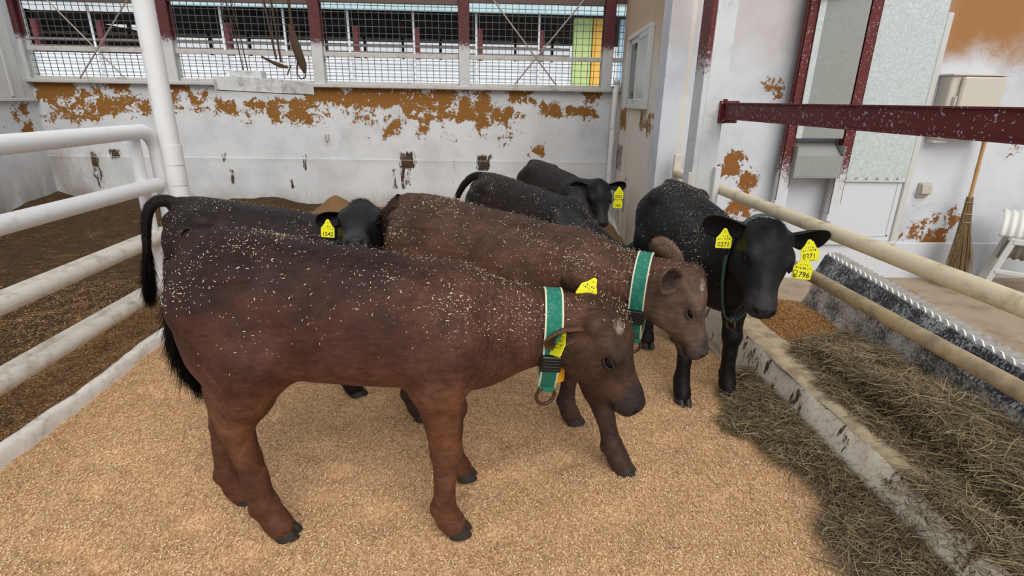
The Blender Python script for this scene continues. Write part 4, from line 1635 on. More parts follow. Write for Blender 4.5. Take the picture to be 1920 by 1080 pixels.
mb = MB().tube([(-.30, -.09, 2.24), (-.05, -.09, 2.30), (.2, -.09, 2.42)], .012, 8)
mb.build('pull_rod', M['rod'], ch)

# ------------------------------------------------------------------ trough
tr = empty('feed_trough', (1.9, 2.0, 0))
tag(tr, 'long concrete feed trough with lime-washed front and speckled back board', 'trough')
def tpart(o):
    o.parent = tr
    o.data.vertices.foreach_get('co', buf := np.empty(len(o.data.vertices) * 3, np.float32))
    b3 = buf.reshape(-1, 3) - np.array((1.9, 2.0, 0), np.float32)
    o.data.vertices.foreach_set('co', b3.ravel())
    o.data.update()
    return o
tpart(rough_bar('front_face', [(1.500, -.08), (1.505, .0), (1.515, .07), (1.53, .13), (1.54, .17), (1.552, .195)], .3, 3.6, M['troughfront'], None, 71, .022))
tpart(rough_bar('curb_top', [(1.55, .193), (1.57, .205), (1.62, .205), (1.67, .200), (1.70, .204), (1.725, .207), (1.74, .195), (1.75, .15), (1.765, .09)], .3, 3.6, M['concrete'], None, 81, .014))
tpart(MB().box((1.75, .3, .0), (2.36, 3.6, .095)).build('trough_bed', M['concrete'], None))
bxl = lambda y: 2.418 + (y - 3.526) * (.229 / 1.66)
yy = np.linspace(.5, 3.56, 60)
P = []
for y in yy:
    x = bxl(y)
    P += [(x - .16, y, .09), (x - .10, y, .22), (x - .07, y, .385), (x - .02, y, .385), (x - .02, y, .09)]
P = np.array(P)
P[:, 0] += (fbm(P, 8, 91, 3) - .5) * .02
i = np.arange(len(P)).reshape(len(yy), 5)
Fq = np.concatenate([np.stack([i[:-1, j], i[:-1, (j + 1) % 5], i[1:, (j + 1) % 5], i[1:, j]], -1) for j in range(5)])
tpart(np_mesh('back_slope', P, Fq, M['slope'], None, False))
P = []
for y in yy:
    x = bxl(y)
    P += [(x - .085, y, .375), (x - .03, y, .50), (x + .0, y, .50), (x - .04, y, .375)]
P = np.array(P)
i = np.arange(len(P)).reshape(len(yy), 4)
Fq = np.concatenate([np.stack([i[:-1, j], i[:-1, (j + 1) % 4], i[1:, (j + 1) % 4], i[1:, j]], -1) for j in range(4)])
tpart(np_mesh('back_board', P, Fq, M['board'], None, False))
per = .058
P = []
ylist = []
y = .5
while y < 3.55:
    ylist += [(y, 0), (y + per * .30, .020), (y + per * .58, .020), (y + per * .86, 0)]
    y += per
for y, z in ylist:
    x = bxl(y) - .012
    P += [(x, y, .492), (x, y, .500 + z), (x + .085, y + .004, .496 + z), (x + .085, y + .004, .488)]
P = np.array(P)
i = np.arange(len(P)).reshape(len(ylist), 4)
Fq = np.concatenate([np.stack([i[:-1, j], i[:-1, (j + 1) % 4], i[1:, (j + 1) % 4], i[1:, j]], -1) for j in range(4)])
tpart(np_mesh('corrugated_strip', P, Fq, M['corrtop'], None, False))
P2 = np.concatenate([[(bxl(y) - .018, y, .492), (bxl(y) - .018, y, .501 + z), (bxl(y) - .011, y, .501 + z), (bxl(y) - .011, y, .492)] for y, z in ylist])
tpart(np_mesh('ridge_ends', P2, Fq, M['corr'], None, False))
bb = []
for y in yy:
    x = bxl(y)
    bb.append([(x + .0, y, 0), (x + .06, y, 0), (x + .06, y, .488), (x + .0, y, .488)])
tpart(MB().rings([[Vector(q) for q in r_] for r_ in bb], True, True, False).build('rear_wall', M['alley'], None))

# ================================================================== SMALL FITTINGS
cb = empty('switch_cabinet', (3.96, YF - .1, 1.24))
tag(cb, 'cream steel electrical cabinet on the wall behind the red beam', 'cabinet')
MB().box((-.22, -.03, 0), (.22, .1, .50), .01).build('body', M['cabinet'], cb)
dd_ = MB().box((-.15, -.07, .012), (.21, -.03, .488), .012).build('door', M['cabinet'], cb)
MB().box((-.18, -.065, .24), (-.165, -.03, .34), .004).build('latch', M['frame'], cb)
MB().box((-.235, -.05, .495), (.235, .1, .51), .004).build('hood', M['cabinet'], cb)
MB().box((-.22, .0, -.03), (-.1, .08, 0), .004).build('foot_plate', M['frame'], cb)
sw = empty('outlet_box', (3.84, YF, .80))
tag(sw, 'small grey weatherproof outlet box on the white wall beside the door', 'outlet')
mb = MB()
mb.rings([[(-.045, -.03, -.035), (.045, -.03, -.035), (.045, 0, -.035), (-.045, 0, -.035)], [(-.045, -.065, -.02), (.045, -.065, -.02), (.045, 0, -.02), (-.045, 0, -.02)],
          [(-.043, -.05, .05), (.043, -.05, .05), (.043, 0, .05), (-.043, 0, .05)], [(-.035, -.03, .062), (.035, -.03, .062), (.035, 0, .062), (-.035, 0, .062)]], True, True, False)
mb.build('cover', M['switch'], sw)
MB().box((-.05, -.025, -.06), (.05, 0, .07), .006).build('back_plate', M['switch'], sw)

# broom
br0 = empty('bamboo_broom', (4.11, 4.27, 0))
tag(br0, 'bamboo-handled twig broom leaning against the white wall', 'broom')
t0, t1 = Vector((.06, .19, .76)), Vector((.085, .245, 1.45))
hp_ = [t0 + (t1 - t0) * (i / 12) for i in range(13)]
MB().tube([t0 - (t1 - t0) * .25] + hp_, [.013] + [.0145 if i % 4 else .017 for i in range(13)], 10).build('handle', M['bamboo'], br0)
rr = np.random.default_rng(3)
mb = MB()
for i in range(420):
    a, q = rr.uniform(0, 6.28), math.sqrt(rr.random())
    top = t0 + Vector((.028 * q * math.cos(a), .022 * q * math.sin(a), rr.uniform(-.03, .01)))
    rb = .125 * q
    zb = .015 + rr.random() ** 2 * .18
    bot = Vector((rb * math.cos(a) - .01, rb * .6 * math.sin(a) + .02, zb))
    midp = top.lerp(bot, .45) + Vector((rr.normal(0, .004), rr.normal(0, .004), 0)) - Vector((math.cos(a), math.sin(a), 0)) * .012 * q
    mb.tube([top, midp, bot + Vector((rr.normal(0, .012), rr.normal(0, .01), 0))], [.0026, .002, .0012], 3, False)
o = mb.build('twig_head', M['broom'], br0)
o['kind'] = 'stuff'
for z in (.72, .62, .55):
    k = (.76 - z) / .76
    c = t0.lerp(Vector((0, .03, 0)), k)
    MB().torus(c, (0.06, .16, .76), .030 + .06 * k, .0028, 24, 5).build('binding', M['twine'], br0)

# root cutter with ribbed drum
mc = empty('root_cutter', (4.79, 4.03, 0), math.radians(-40))
tag(mc, 'white metal machine with ribbed drum on an A-frame, right edge by the wall', 'machine')
for sx in (-.42, .32):
    mb = MB()
    mb.obox((sx - .03, -.18, .23), Vector((.3, 0, 1)).cross(Vector((0, 1, 0))).normalized(), (0, 1, 0), Vector((.22, 0, 1)).normalized(), (.045, .03, .50), .004)
    mb.build('leg', M['machine'], mc)
    mb = MB()
    mb.obox((sx - .03, .24, .23), Vector((.3, 0, 1)).cross(Vector((0, 1, 0))).normalized(), (0, 1, 0), Vector((.22, 0, 1)).normalized(), (.045, .03, .50), .004)
    mb.build('leg', M['machine'], mc)
MB().box((-.46, -.20, .17), (.40, -.165, .205), .004).build('cross_bar', M['machine'], mc)
MB().box((-.40, -.20, .43), (.46, -.16, .475), .004).build('top_bar', M['machine'], mc)
MB().box((-.40, .20, .43), (.46, .25, .475), .004).build('top_bar', M['machine'], mc)
def ribbed(name, r0, amp, a0, a1, x0, x1, cz, mat, rings_=90):
    R = []
    n = 18
    for i in range(rings_ + 1):
        x = x0 + (x1 - x0) * i / rings_
        r = r0 + amp * math.sin((x - x0) / .052 * 2 * math.pi)
        out = [Vector((x, .03 + r * math.cos(a0 + (a1 - a0) * k / n), cz + r * math.sin(a0 + (a1 - a0) * k / n))) for k in range(n + 1)]
        inn = [Vector((x, .03 + (r - .012) * math.cos(a0 + (a1 - a0) * k / n), cz + (r - .012) * math.sin(a0 + (a1 - a0) * k / n))) for k in range(n, -1, -1)]
        R.append(out + inn)
    return MB().rings(R, True, True, True).build(name, M[mat], mc)
ribbed('ribbed_cover', .205, .009, .38 * math.pi, math.pi - .03, -.50, .6, .475, 'machine')
ribbed('ribbed_drum', .17, .010, .98 * math.pi, 1.55 * math.pi, -.46, .6, .44, 'machinedark')

# drain pipe at the inside corner
dp = empty('drain_pipe', (1.56, 6.86, 0))
tag(dp, 'white drain pipe with an elbow in the corner beside the side wall', 'pipe')
MB().tube([(.02, .10, 1.72), (.01, .04, 1.72)] + [(.0 + .03 * math.cos(a), .04 * math.cos(a), 1.69 + .03 * math.sin(a)) for a in (1.2, .7, .2)][::1] + [(0, 0, 1.6), (0, 0, .05)], .034, 12).build('pipe', M['white_pipe'], dp)
for z in (1.18, .62): MB().tube([(0, 0, z), (0, 0, z + .05)], .040, 12).build('collar', M['white_pipe'], dp)

# hanging lamp hood, its chains and the ropes beside it
HY = 5.0
lp = empty('hanging_heater', (-1.92, HY, 1.515))
tag(lp, 'chipped white metal heater hood hanging before the mesh window', 'heater hood')
mb = MB()
mb.rings([[(-.34, -.11, .02), (.22, -.13, .0), (.40, .14, -.005), (-.16, .16, .015)], [(-.345, -.11, .125), (.215, -.13, .11), (.40, .14, .075), (-.16, .16, .095)]], False, True, False)
hd = mb.build('hood', M['lampwhite'], lp)
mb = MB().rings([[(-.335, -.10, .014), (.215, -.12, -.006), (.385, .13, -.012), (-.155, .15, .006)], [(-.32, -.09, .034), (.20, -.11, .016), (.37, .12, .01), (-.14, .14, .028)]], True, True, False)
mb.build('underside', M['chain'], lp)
MB().box((-.22, -.07, .10), (.04, .05, .175), .005).build('terminal_box', M['lampwhite'], lp)
mb = MB()
for x, y in ((-.13, .0), (-.10, .02)):
    mb.tube([(x, y, .148), (x - .02, y, .4), (x - .09, y + .02, .8), (x - .12, y, 1.6)], .0045, 6)
mb.build('wire', M['chain'], lp)
for k in (0, 1):
    mb = MB()
    x = -.20 + k * .05
    for i in range(22):
        c = Vector((x + .004 * i * (k - 1), 0, .36 + i * .055))
        mb.torus(c, (1, .3, 0) if i % 2 else (.3, 1, 0), .019, .003, 10, 5, .6)
    mb.build('chain', M['chain'], lp)
hr = empty('hanging_rope', (-1.62, HY - .02, 1.55))
tag(hr, 'dirty frayed rope bundle hanging beside the white heater hood', 'rope')
mb = MB()
mb.tube([(.02, 0, .9), (.015, 0, .62), (.02, .0, .45)], .012, 8)
mb.build('strand', M['rope'], hr)
mb = MB()
mb.tube([(.0, 0, .50), (.02, 0, .42), (.045, 0, .30), (.075, 0, .19), (.088, 0, .13)], [.012, .026, .036, .033, .012], 10)
o = mb.build('rope_bundle', M['rope'], hr)
mb = MB()
mb.tube([(.04, 0, .24), (.02, 0, .12), (.05, 0, .08), (.09, 0, .10), (.09, 0, .15)], .006, 7)
mb.tube([(-.02, 0, .19), (-.05, 0, .14), (-.06, 0, .11)], .005, 7)
mb.build('loop', M['rope'], hr)
hc = empty('hanging_rope', (-1.76, HY - .04, 1.66))
tag(hc, 'two thin dark cords ending in a knot, left of the rope bundle', 'rope')
mb = MB()
mb.tube([(-.06, 0, 1.2), (-.04, 0, .6), (.0, 0, .2), (.01, 0, .12)], .009, 7)
mb.tube([(.01, 0, 1.2), (.02, 0, .6), (.035, 0, .3), (.045, 0, .1)], .009, 7)
mb.build('cord', M['rope'], hc)
mb = MB()
mb.tube([(-.11, 0, .14), (-.03, 0, .10), (.03, 0, .075), (.10, 0, .06)], [.008, .013, .018, .008], 8)
mb.build('knot', M['rope'], hc)
b = MB().tube([at_y(610, 252, YB + .02), at_y(610, 262, YB - .03), at_y(613, 268, YB - .035), at_y(616, 262, YB - .03), at_y(616, 252, YB + .02)], .007, 8).build('wall_hook', M['rod'])
tag(b, 'small steel ring hook fixed in the flaking back wall', 'hook')

# ================================================================== HAY, GRAIN, SHAVINGS
def strands(name, P, L, W, pitch, seed, label, cat, mat, curl=.5, parent=None):
    # thin curved ribbons
    r = np.random.default_rng(seed)
    n = len(P)
    yaw = r.uniform(0, 2 * math.pi, n)
    pt = r.normal(0, pitch, n)
    L = L * r.uniform(.45, 1.4, n)
    W = W * r.uniform(.6, 1.3, n)
    d = np.stack([np.cos(yaw) * np.cos(pt), np.sin(yaw) * np.cos(pt), np.sin(pt)], -1)
    cu = r.normal(0, curl, n)
    side = np.stack([-np.sin(yaw), np.cos(yaw), np.zeros(n)], -1)
    roll = r.uniform(-.9, .9, n)
    wv = side * np.cos(roll)[:, None] + np.array((0, 0, 1.0)) * np.sin(roll)[:, None]
    V = []
    for q in (-.5, -.18, .18, .5):
        p = P + d * (L * q)[:, None] + side * (L * cu * (q * q - .1))[:, None] - np.array((0, 0, 1.0)) * (L * .25 * q * q)[:, None]
        ww = (W * (.5 if abs(q) < .4 else .3))[:, None]
        V += [p - wv * ww, p + wv * ww]
    V = np.stack(V, 1)
    V[:, :, 2] = np.maximum(V[:, :, 2], .004)
    base = np.arange(n)[:, None] * 8
    Fq = np.concatenate([base + np.array((2 * k, 2 * k + 1, 2 * k + 3, 2 * k + 2)) for k in range(3)])
    tone = np.repeat(np.clip(r.beta(1.6, 2.0, n), 0, 1), 8)
    o = np_mesh(name, V.reshape(-1, 3), Fq, mat, parent, False, {'tone': tone})
    tag(o, label, cat, None, 'stuff')
    return o


def hay_h(x, y):
    P = np.stack([x, y, np.zeros_like(x)], -1)
    tr_ = sstep(x, 1.66, 1.80)
    hgt = .21 + .10 * fbm(P, 2.6, 101, 3) + .05 * np.exp(-((y - 1.7) / .6) ** 2)
    hgt = hgt * (1 - sstep(y, 2.45, 2.85)) + .10 * sstep(y, 2.45, 2.85)
    return np.maximum(hgt * tr_, .212 * (x > 1.55)) + (1 - tr_) * np.where(x > 1.52, 0.0, .02 + .05 * fbm(P, 4, 105, 3))


r = np.random.default_rng(21)
n = 60000
x = r.uniform(1.62, 2.28, n)
y = r.uniform(.45, 2.9, n)
edge = 2.72 + (vnoise(np.stack([x * 3, x * 0, x * 0], -1), 2, 3) - .5) * .3
keep = (y < edge) & (x < bxl(y) - .03 - .10 * (y > 1.9)) & (x > 1.665 - .10 * (y < 1.5) - .07 * r.random(n) + .06 * (y > 2.3))
x, y = x[keep][:30000], y[keep][:30000]
P = np.stack([x, y, hay_h(x, y) + r.normal(0, .014, len(x))], -1)
strands('hay_pile', P, .14, .0026, .22, 22, 'heaped dry brown-green hay filling the feed trough', 'hay', M['hay'])
# spilled on the pen floor along the trough
n = 90000
x = r.uniform(1.0, 1.66, n)
y = r.uniform(.5, 2.7, n)
bd = np.interp(y, [.5, 1.15, 1.4, 1.6, 1.75, 1.9, 2.05, 2.25, 2.42, 2.6], [1.28, 1.24, 1.20, 1.34, 1.38, 1.40, 1.30, 1.20, 1.26, 1.45])
bd = bd + (fbm(np.stack([x, y, x * 0], -1), 6, 111, 3) - .5) * .22
up_ = np.interp(y, [.5, 1.0, 1.15, 1.35, 1.5, 1.7], [1.72, 1.66, 1.56, 1.70, 1.60, 1.51])
keep = (x > bd + .03 * r.normal(0, 1, n)) & (x < up_)
x, y = x[keep][:17000], y[keep][:17000]
z = np.where(x < 1.50, .012 + .055 * sstep(x, bd[keep][:17000], 1.5), .03 + .19 * sstep(x, 1.5, 1.56)) + np.abs(r.normal(0, .012, len(x)))
strands('spilled_hay', np.stack([x, y, z], -1), .11, .0028, .18, 23, 'loose hay spilled on the sawdust along the trough foot', 'hay', M['hay'])
# dark brown hay body below the strands
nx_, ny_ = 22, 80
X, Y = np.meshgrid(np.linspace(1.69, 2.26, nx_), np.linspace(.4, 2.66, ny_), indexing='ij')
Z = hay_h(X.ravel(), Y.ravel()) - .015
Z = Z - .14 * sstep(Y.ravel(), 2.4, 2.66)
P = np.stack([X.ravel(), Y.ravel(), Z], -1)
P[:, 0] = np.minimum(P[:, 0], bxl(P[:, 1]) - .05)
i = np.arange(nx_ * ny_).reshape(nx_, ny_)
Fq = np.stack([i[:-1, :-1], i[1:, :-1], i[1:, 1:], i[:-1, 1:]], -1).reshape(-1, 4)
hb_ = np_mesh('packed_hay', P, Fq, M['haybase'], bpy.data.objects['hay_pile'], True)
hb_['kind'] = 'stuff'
# thin stalks strewn on the bedding
n = 420
x, y = r.uniform(-1.95, 1.45, n), .85 + 2.6 * r.random(n)
zz = h_main(np.stack([x, y, x * 0], -1)) + .006
strands('strewn_stalks', np.stack([x, y, zz], -1), .09, .0016, .06, 24, 'thin dark hay stalks strewn over the sawdust bedding', 'stalks', M['hay'], .7)
n = 900
x, y = r.uniform(-1.9, 1.45, n), 1.0 + 2.2 * r.random(n)
cl = fbm(np.stack([x, y, x * 0], -1), 3.0, 77, 3)
k_ = cl > .56
x, y = x[k_], y[k_]
zz = h_main(np.stack([x, y, x * 0], -1)) + .007
strands('straw_wisps', np.stack([x, y, zz], -1), .06, .0018, .08, 25, 'pale straw wisps in small tangles on the sawdust', 'straw', M['flakes'], .8)
# wood shavings covering the pen floor
n = 230000
y = .75 + 2.9 * r.random(n) ** 1.5
x = r.uniform(-2.03, 1.5, n)
Q = np.stack([x, y, x * 0], -1)
z = h_main(Q) + .003 + .004 * r.random(n)
yaw = r.uniform(0, 6.28, n)
tl = r.normal(0, .35, n)
d = np.stack([np.cos(yaw) * np.cos(tl), np.sin(yaw) * np.cos(tl), np.sin(tl)], -1)
s_ = np.stack([-np.sin(yaw), np.cos(yaw), r.normal(0, .35, n)], -1)
Lf = (.0022 + .0045 * r.random(n) ** 2)[:, None]
Wf = (.0010 + .0010 * r.random(n))[:, None]
C0 = np.stack([x, y, z], -1)
V = np.stack([C0 - d * Lf - s_ * Wf, C0 + d * Lf - s_ * Wf, C0 + d * Lf + s_ * Wf, C0 - d * Lf + s_ * Wf], 1).reshape(-1, 3)
tn = np.clip(r.beta(1.5, 1.3, n) - .45 * np.clip(d_main(Q) - .05, 0, 1), 0, 1)
o = np_mesh('wood_shavings', V, np.arange(4 * n).reshape(-1, 4), M['flakes'], None, False, {'tone': np.repeat(tn, 4)})
tag(o, 'pale orange sawdust and wood shavings strewn over the pen floor', 'sawdust', None, 'stuff')
# trodden litter of the left pen
n = 9000
x, y = r.uniform(-4.9, -2.12, n), 1.9 + 4.6 * r.random(n) ** 1.4
zz = h_left(np.stack([x, y, x * 0], -1)) + .008
strands('trodden_litter', np.stack([x, y, zz], -1), .07, .0034, .12, 31, 'dark trodden straw litter covering the left pen behind the pipe fence', 'litter', M['litter'], .6)
n = 40000
x, y = -2.13 - 1.7 * r.random(n) ** 1.6, 1.8 + 2.4 * r.random(n)
P = np.stack([x, y, h_left(np.stack([x, y, x * 0], -1)) + .004], -1)
lo_ = strands('old_shavings', P, .014, .0034, .3, 32, '', '', M['oldflakes'], .1, bpy.data.objects['trodden_litter'])
lo_['kind'] = 'stuff'
# grain in the far end of the trough
gh = lambda x, y: .10 + .09 * np.exp(-(((x - 2.05) / .32) ** 2 + ((y - 3.25) / .55) ** 2))
X, Y = np.meshgrid(np.linspace(1.76, 2.30, 24), np.linspace(2.5, 3.58, 30), indexing='ij')
P = np.stack([X.ravel(), Y.ravel(), gh(X.ravel(), Y.ravel())], -1)
P[:, 0] = np.minimum(P[:, 0], bxl(P[:, 1]) - .08)
i = np.arange(24 * 30).reshape(24, 30)
Fq = np.stack([i[:-1, :-1], i[1:, :-1], i[1:, 1:], i[:-1, 1:]], -1).reshape(-1, 4)
go = np_mesh('grain_heap', P, Fq, M['grainbase'], None, True)
tag(go, 'golden brown grain feed heaped in the far end of the trough', 'grain', None, 'stuff')
n = 14000
x, y = r.uniform(1.72, 2.26, n), r.uniform(2.6, 3.55, n)
k_ = (x < bxl(y) - .10) & (x > 1.745 - .12 * (r.random(n) < .06))
x, y = x[k_], y[k_]
z = np.where(x > 1.76, gh(x, y), .208) + .004
strands('loose_grain', np.stack([x, y, z], -1), .010, .0042, .3, 27, '', '', M['grain'], .1, go)
del bpy.data.objects['loose_grain']['kind']
bpy.data.objects['loose_grain']['kind'] = 'stuff'
# dark litter heap on the alley floor
n = 900
x, y = 2.75 + r.normal(0, .14, n), 2.45 + r.normal(0, .16, n)
q = np.exp(-(((x - 2.75) / .16) ** 2 + ((y - 2.45) / .2) ** 2))
strands('litter_heap', np.stack([x, y, .01 + .10 * q * r.random(n)], -1), .12, .004, .4, 28, 'dark heap of hay litter on the alley floor behind the trough', 'litter', M['haybase'], .6)

# ================================================================== CALVES
BR = dict(
    A=dict(side=lin(70, 41, 32), top=lin(44, 28, 25), low=lin(104, 66, 46), leg=lin(94, 60, 44), head=lin(76, 54, 42), muzzle=lin(38, 32, 33), front=lin(84, 55, 44), tail=lin(26, 21, 22), earrim=lin(128, 92, 70), earin=lin(60, 44, 38), eyedark=.75, spot=lin(188, 172, 158)),  # coat colours; top partly painted roof shade, low partly floor bounce
    B=dict(side=lin(84, 57, 43), top=lin(72, 51, 41), low=lin(84, 56, 42), leg=lin(70, 52, 46), head=lin(98, 76, 64), muzzle=lin(64, 54, 52), front=lin(82, 56, 44), tail=lin(30, 25, 25), earrim=lin(132, 106, 90), earin=lin(48, 36, 34), eyedark=.6, spot=lin(188, 172, 158)),
    C=dict(side=lin(36, 21, 20), top=lin(30, 19, 20), low=lin(46, 28, 24), leg=lin(26, 19, 19), head=lin(19, 18, 21), muzzle=lin(46, 44, 48), tail=lin(20, 18, 20), earrim=lin(34, 31, 33), earin=lin(20, 18, 20), eyedark=.1),
    D=dict(side=lin(32, 20, 19), top=lin(27, 19, 19), low=lin(30, 20, 19), leg=lin(20, 17, 18), head=lin(18, 17, 20), muzzle=lin(38, 36, 40), front=lin(18, 17, 20), tail=lin(20, 18, 20), earrim=lin(36, 34, 36), earin=lin(22, 20, 22), eyedark=.1),
    F=dict(side=lin(15, 14, 17), top=lin(17, 15, 17), low=lin(20, 17, 18), leg=lin(19, 17, 18), head=lin(17, 17, 20), muzzle=lin(46, 42, 45), tail=lin(18, 17, 19), earrim=lin(36, 35, 38), earin=lin(20, 18, 20), eyedark=.1))

# near brown calf
A = dict(loc=(-.5, 1.72, 0), rz=0, poll=(.932, -.015, .845), f=(.45, -.20, -.86), u=(.78, -.46, .40), hs=1.03, neckdrop=.055, hair=90000, wrinkle=.9, eart=.02, earz=-.05, flecks=1500, headflecks=1, seed=2, h=.0095,
         hlen=.014, feet=dict(HR=(.10, -.015), HL=(-.11, -.085), FR=(-.01, -.015), FL=(.005, .03)), col=BR['A'],
         ears=[(1, (-.74, .22, .62), (.55, .80, .1), .17, .062), (-1, (-.84, -.48, -.06), (.35, -.75, -.45), .155, .048)],
         tail=[(-.44, 0, 1.06), (-.505, .02, 1.03), (-.555, .06, .93), (-.592, .09, .80), (-.612, .10, .70), (-.606, .10, .61), (-.58, .10, .54)], tuft=.14, tuft0=.3, tailr=.034)
rootA, hpA, fr_A, earsA, bvA = make_calf('calf', 'dark brown calf in the foreground, green collar, standing side-on', A)
collar(rootA, bvA, (.725, -.005, .70), (.985, -.03, -.04), (.2, -.02, 1), .062, .085, 110, .036, tagmat='orange', side=-1)
b_, d_, _ = earsA[0]
ear_tag(rootA, b_ + d_ * .085 + np.array((.045, -.045, .068)), (.82, -.15, -.5), (-.5, -.15, -.82), .066, '', (4, 7))
b_, d_, _ = earsA[1]
ear_tag(rootA, b_ + d_ * .075 + np.array((.005, -.012, .005)), (.36, -.88, .28), (-.5, -.2, -.82), .070, '', (5, 7, 7))

# second brown calf
B = dict(loc=(0.05, 2.32, 0), rz=-21, s=1.0, poll=None, col=BR['B'], hair=60000, flecks=1300, headflecks=.3, seed=3, hs=.90, wrinkle=.7, earL=.19, earW=.06, h=.0105,
         feet=dict(FR=(.25, -.07), FL=(-.03, -.04), HR=(-.02, 0), HL=(-.1, 0)),
         tail=[(-.47, 0, 1.055), (-.54, 0, 1.0), (-.575, -.0, .86), (-.57, .0, .70), (-.56, .0, .52), (-.55, .0, .42)])
loc = lambda P_, w: to_local(P_['rz'], np.array(w, float) - np.array(P_['loc']), P_.get('s', 1.0))
dl = lambda P_, v: to_local(P_['rz'], v)
B['poll'] = loc(B, (.812, 1.94, .900))
B['neckdrop'] = .05
B['eart'] = .01
B['earz'] = -.025
B['f'] = dl(B, (.33, -.20, -.88))
B['u'] = dl(B, (.8, -.42, .4))
B['ears'] = [(1, dl(B, (-.72, .25, .66)), dl(B, (.55, .8, .1)), .17, .055), (-1, dl(B, (-.70, -.62, .30)), dl(B, (.45, -.80, -.05)), .135, .058)]
rootB, hpB, _, earsB, bvB = make_calf('calf', 'lighter brown calf behind the foreground one, green collar, head at its shoulder', B)
collar(rootB, bvB, loc(B, (.62, 2.02, .74)), dl(B, (.90, -.38, -.03)), (.2, 0, 1), .058, .06, 112, .032, side=-1)

# black-brown calf at the left looking back
Cc = dict(black=True, loc=(-1.09, 2.70, 0), rz=0, s=.94, col=BR['C'], hair=24000, flecks=500, seed=4, hs=1.0, wrinkle=.2,
          feet=dict(HR=(.16, -.05), HL=(.0, 0), FR=(.03, -.03), FL=(.2, 0)),
          tail=[(-.46, 0, 1.055), (-.53, -.0, 1.075), (-.59, -.02, 1.04), (-.62, -.03, .92), (-.635, -.03, .80), (-.655, -.03, .68), (-.665, -.03, .60)], tuft=.12, tuft0=.6)
Cc['poll'] = loc(Cc, (-.60, 2.62, 1.02))
Cc['f'] = (.10, -.97, -.10)
Cc['u'] = (.03, -.2, 1)
Cc['neckmid'] = (.44, .02, .84)
Cc['ears'] = [(-1, (-.93, -.28, -.16), (-.15, -.9, -.25), .15, .05), (1, (.25, .9, .05), (.5, -.3, -.2))]
rootC, hpC, _, earsC, bvC = make_calf('calf', 'black-brown calf at the left, looking at the camera over the others', Cc)
b_, d_, _ = earsC[0]
ear_tag(rootC, b_ + d_ * .07 + np.array((0, -.075, .0)), (1, -.08, -.05), (.02, -.1, -1), .072, '1542', (3, 6), w=.95)

# black calf in the middle, seen from behind
D = dict(black=True, loc=(.27, 3.66, 0), rz=-44, s=.92, col=BR['D'], hair=24000, flecks=450, seed=5, wrinkle=.2, poll=(.84, .07, .70), f=(.50, .12, -.83), u=(.8, 0, .5), feet={},
         ears=[(1, (-.3, .9, .0), (.8, .2, -.3)), (-1, (-.3, -.9, .0), (.8, -.2, -.3))],
         tail=[(-.46, 0, 1.055), (-.54, -.01, 1.05), (-.62, -.04, .98), (-.68, -.07, .86), (-.70, -.08, .76), (-.70, -.08, .62), (-.70, -.08, .50)], tuft=.10)
make_calf('calf', 'black calf with brown-tinged rump in the middle, tail lifted, head hidden', D)

# farthest calf by the back wall
Ee = dict(black=True, loc=(.62, 4.72, 0), rz=-62, s=.90, col=BR['D'], hair=16000, flecks=90, seed=6, wrinkle=.2, h=.013, feet={},
          tail=[(-.46, 0, 1.055), (-.53, 0, 1.0), (-.57, 0, .86), (-.57, .0, .70), (-.56, .0, .52), (-.55, .0, .42)])
Ee['poll'] = loc(Ee, (.90, 4.28, .895))
Ee['f'] = dl(Ee, (.05, -.55, -.80))
Ee['u'] = dl(Ee, (.0, -.7, .6))
Ee['ears'] = [(1, dl(Ee, (.96, .0, .02)), dl(Ee, (.1, -.9, -.2))), (-1, dl(Ee, (-.9, .2, .0)), dl(Ee, (0, -.9, -.2)))]
rootE, hpE, _, earsE, bvE = make_calf('calf', 'black calf farthest back against the white wall, two stacked ear tags', Ee)
b_, d_, _ = earsE[0]
ear_tag(rootE, b_ + d_ * .10 + dl(Ee, (0, -.03, -.015)), dl(Ee, (1, .05, 0)), (0, 0, -1), .085, '0935', (3, 6))
ear_tag(rootE, b_ + d_ * .10 + dl(Ee, (0.0, -.022, -.10)), dl(Ee, (1, .05, 0)), (0, 0, -1), .085, '799', (4, 6))

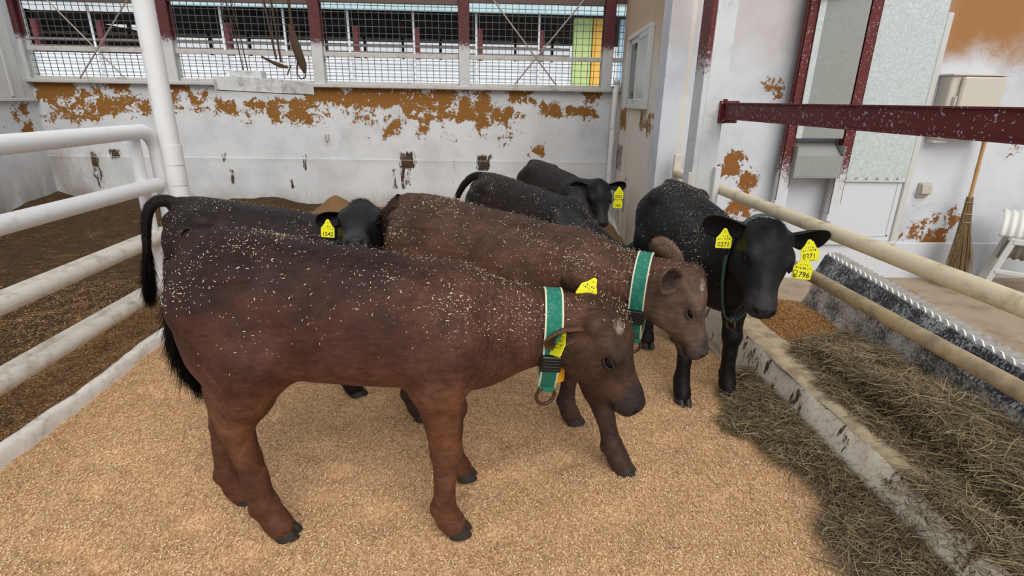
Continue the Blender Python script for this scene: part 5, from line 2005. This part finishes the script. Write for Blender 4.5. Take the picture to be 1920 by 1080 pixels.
# black calf at the trough
Fc_ = dict(black=True, loc=(1.17, 2.94, 0), rz=-88, s=.96, h=.0105, col=BR['F'], hair=40000, flecks=800, seed=7, wrinkle=.1, hs=1.05, earL=.205, earW=.072,
           feet=dict(FL=(.05, .0), FR=(.12, -.03), HL=(.0, 0), HR=(.12, 0)),
           tail=[(-.46, 0, 1.055), (-.53, 0, 1.0), (-.57, 0, .86), (-.57, .0, .70), (-.56, .0, .52), (-.55, .0, .42)])
Fc_['poll'] = loc(Fc_, (1.24, 2.22, 1.015))
Fc_['f'] = dl(Fc_, (-.20, -.60, -.74))
Fc_['u'] = dl(Fc_, (-.02, -.85, .5))
Fc_['ears'] = [(1, dl(Fc_, (.97, .1, -.06)), dl(Fc_, (.05, -.85, -.5))), (-1, dl(Fc_, (-.80, .60, .0)), dl(Fc_, (-.4, -.8, -.4)))]
rootF, hpF, _, earsF, bvF = make_calf('calf', 'black calf at the trough rails facing the camera, many yellow ear tags', Fc_)
b_, d_, _ = earsF[1]
ear_tag(rootF, b_ + d_ * .115 + dl(Fc_, (0, -.03, -.015)), dl(Fc_, (1, 0, -.03)), dl(Fc_, (0, -.1, -1)), .075, '0271', (4, 7))
b_, d_, _ = earsF[0]
b_ = b_ + dl(Fc_, (.028, -.012, 0))
ear_tag(rootF, b_ + d_ * .06 + dl(Fc_, (.02, -.018, -.02)), dl(Fc_, (1, -.1, .05)), dl(Fc_, (.05, -.1, -1)), .075, '', ())
ear_tag(rootF, b_ + d_ * .06 + dl(Fc_, (0, -.03, -.01)), dl(Fc_, (1, -.1, .12)), dl(Fc_, (.05, -.1, -1)), .075, '0271', (4, 7))
ear_tag(rootF, b_ + d_ * .06 + dl(Fc_, (-.005, -.036, -.085)), dl(Fc_, (1, -.1, -.10)), dl(Fc_, (.0, -.1, -1)), .088, '796', (4, 7), mark=True)
collar(rootF, bvF, loc(Fc_, (1.195, 2.33, .86)), dl(Fc_, (.0, -.97, -.12)), (0, 0, 1), .026, .05, 90, .028, ('webbing_dark', 'webbing_dark'), side=-1)
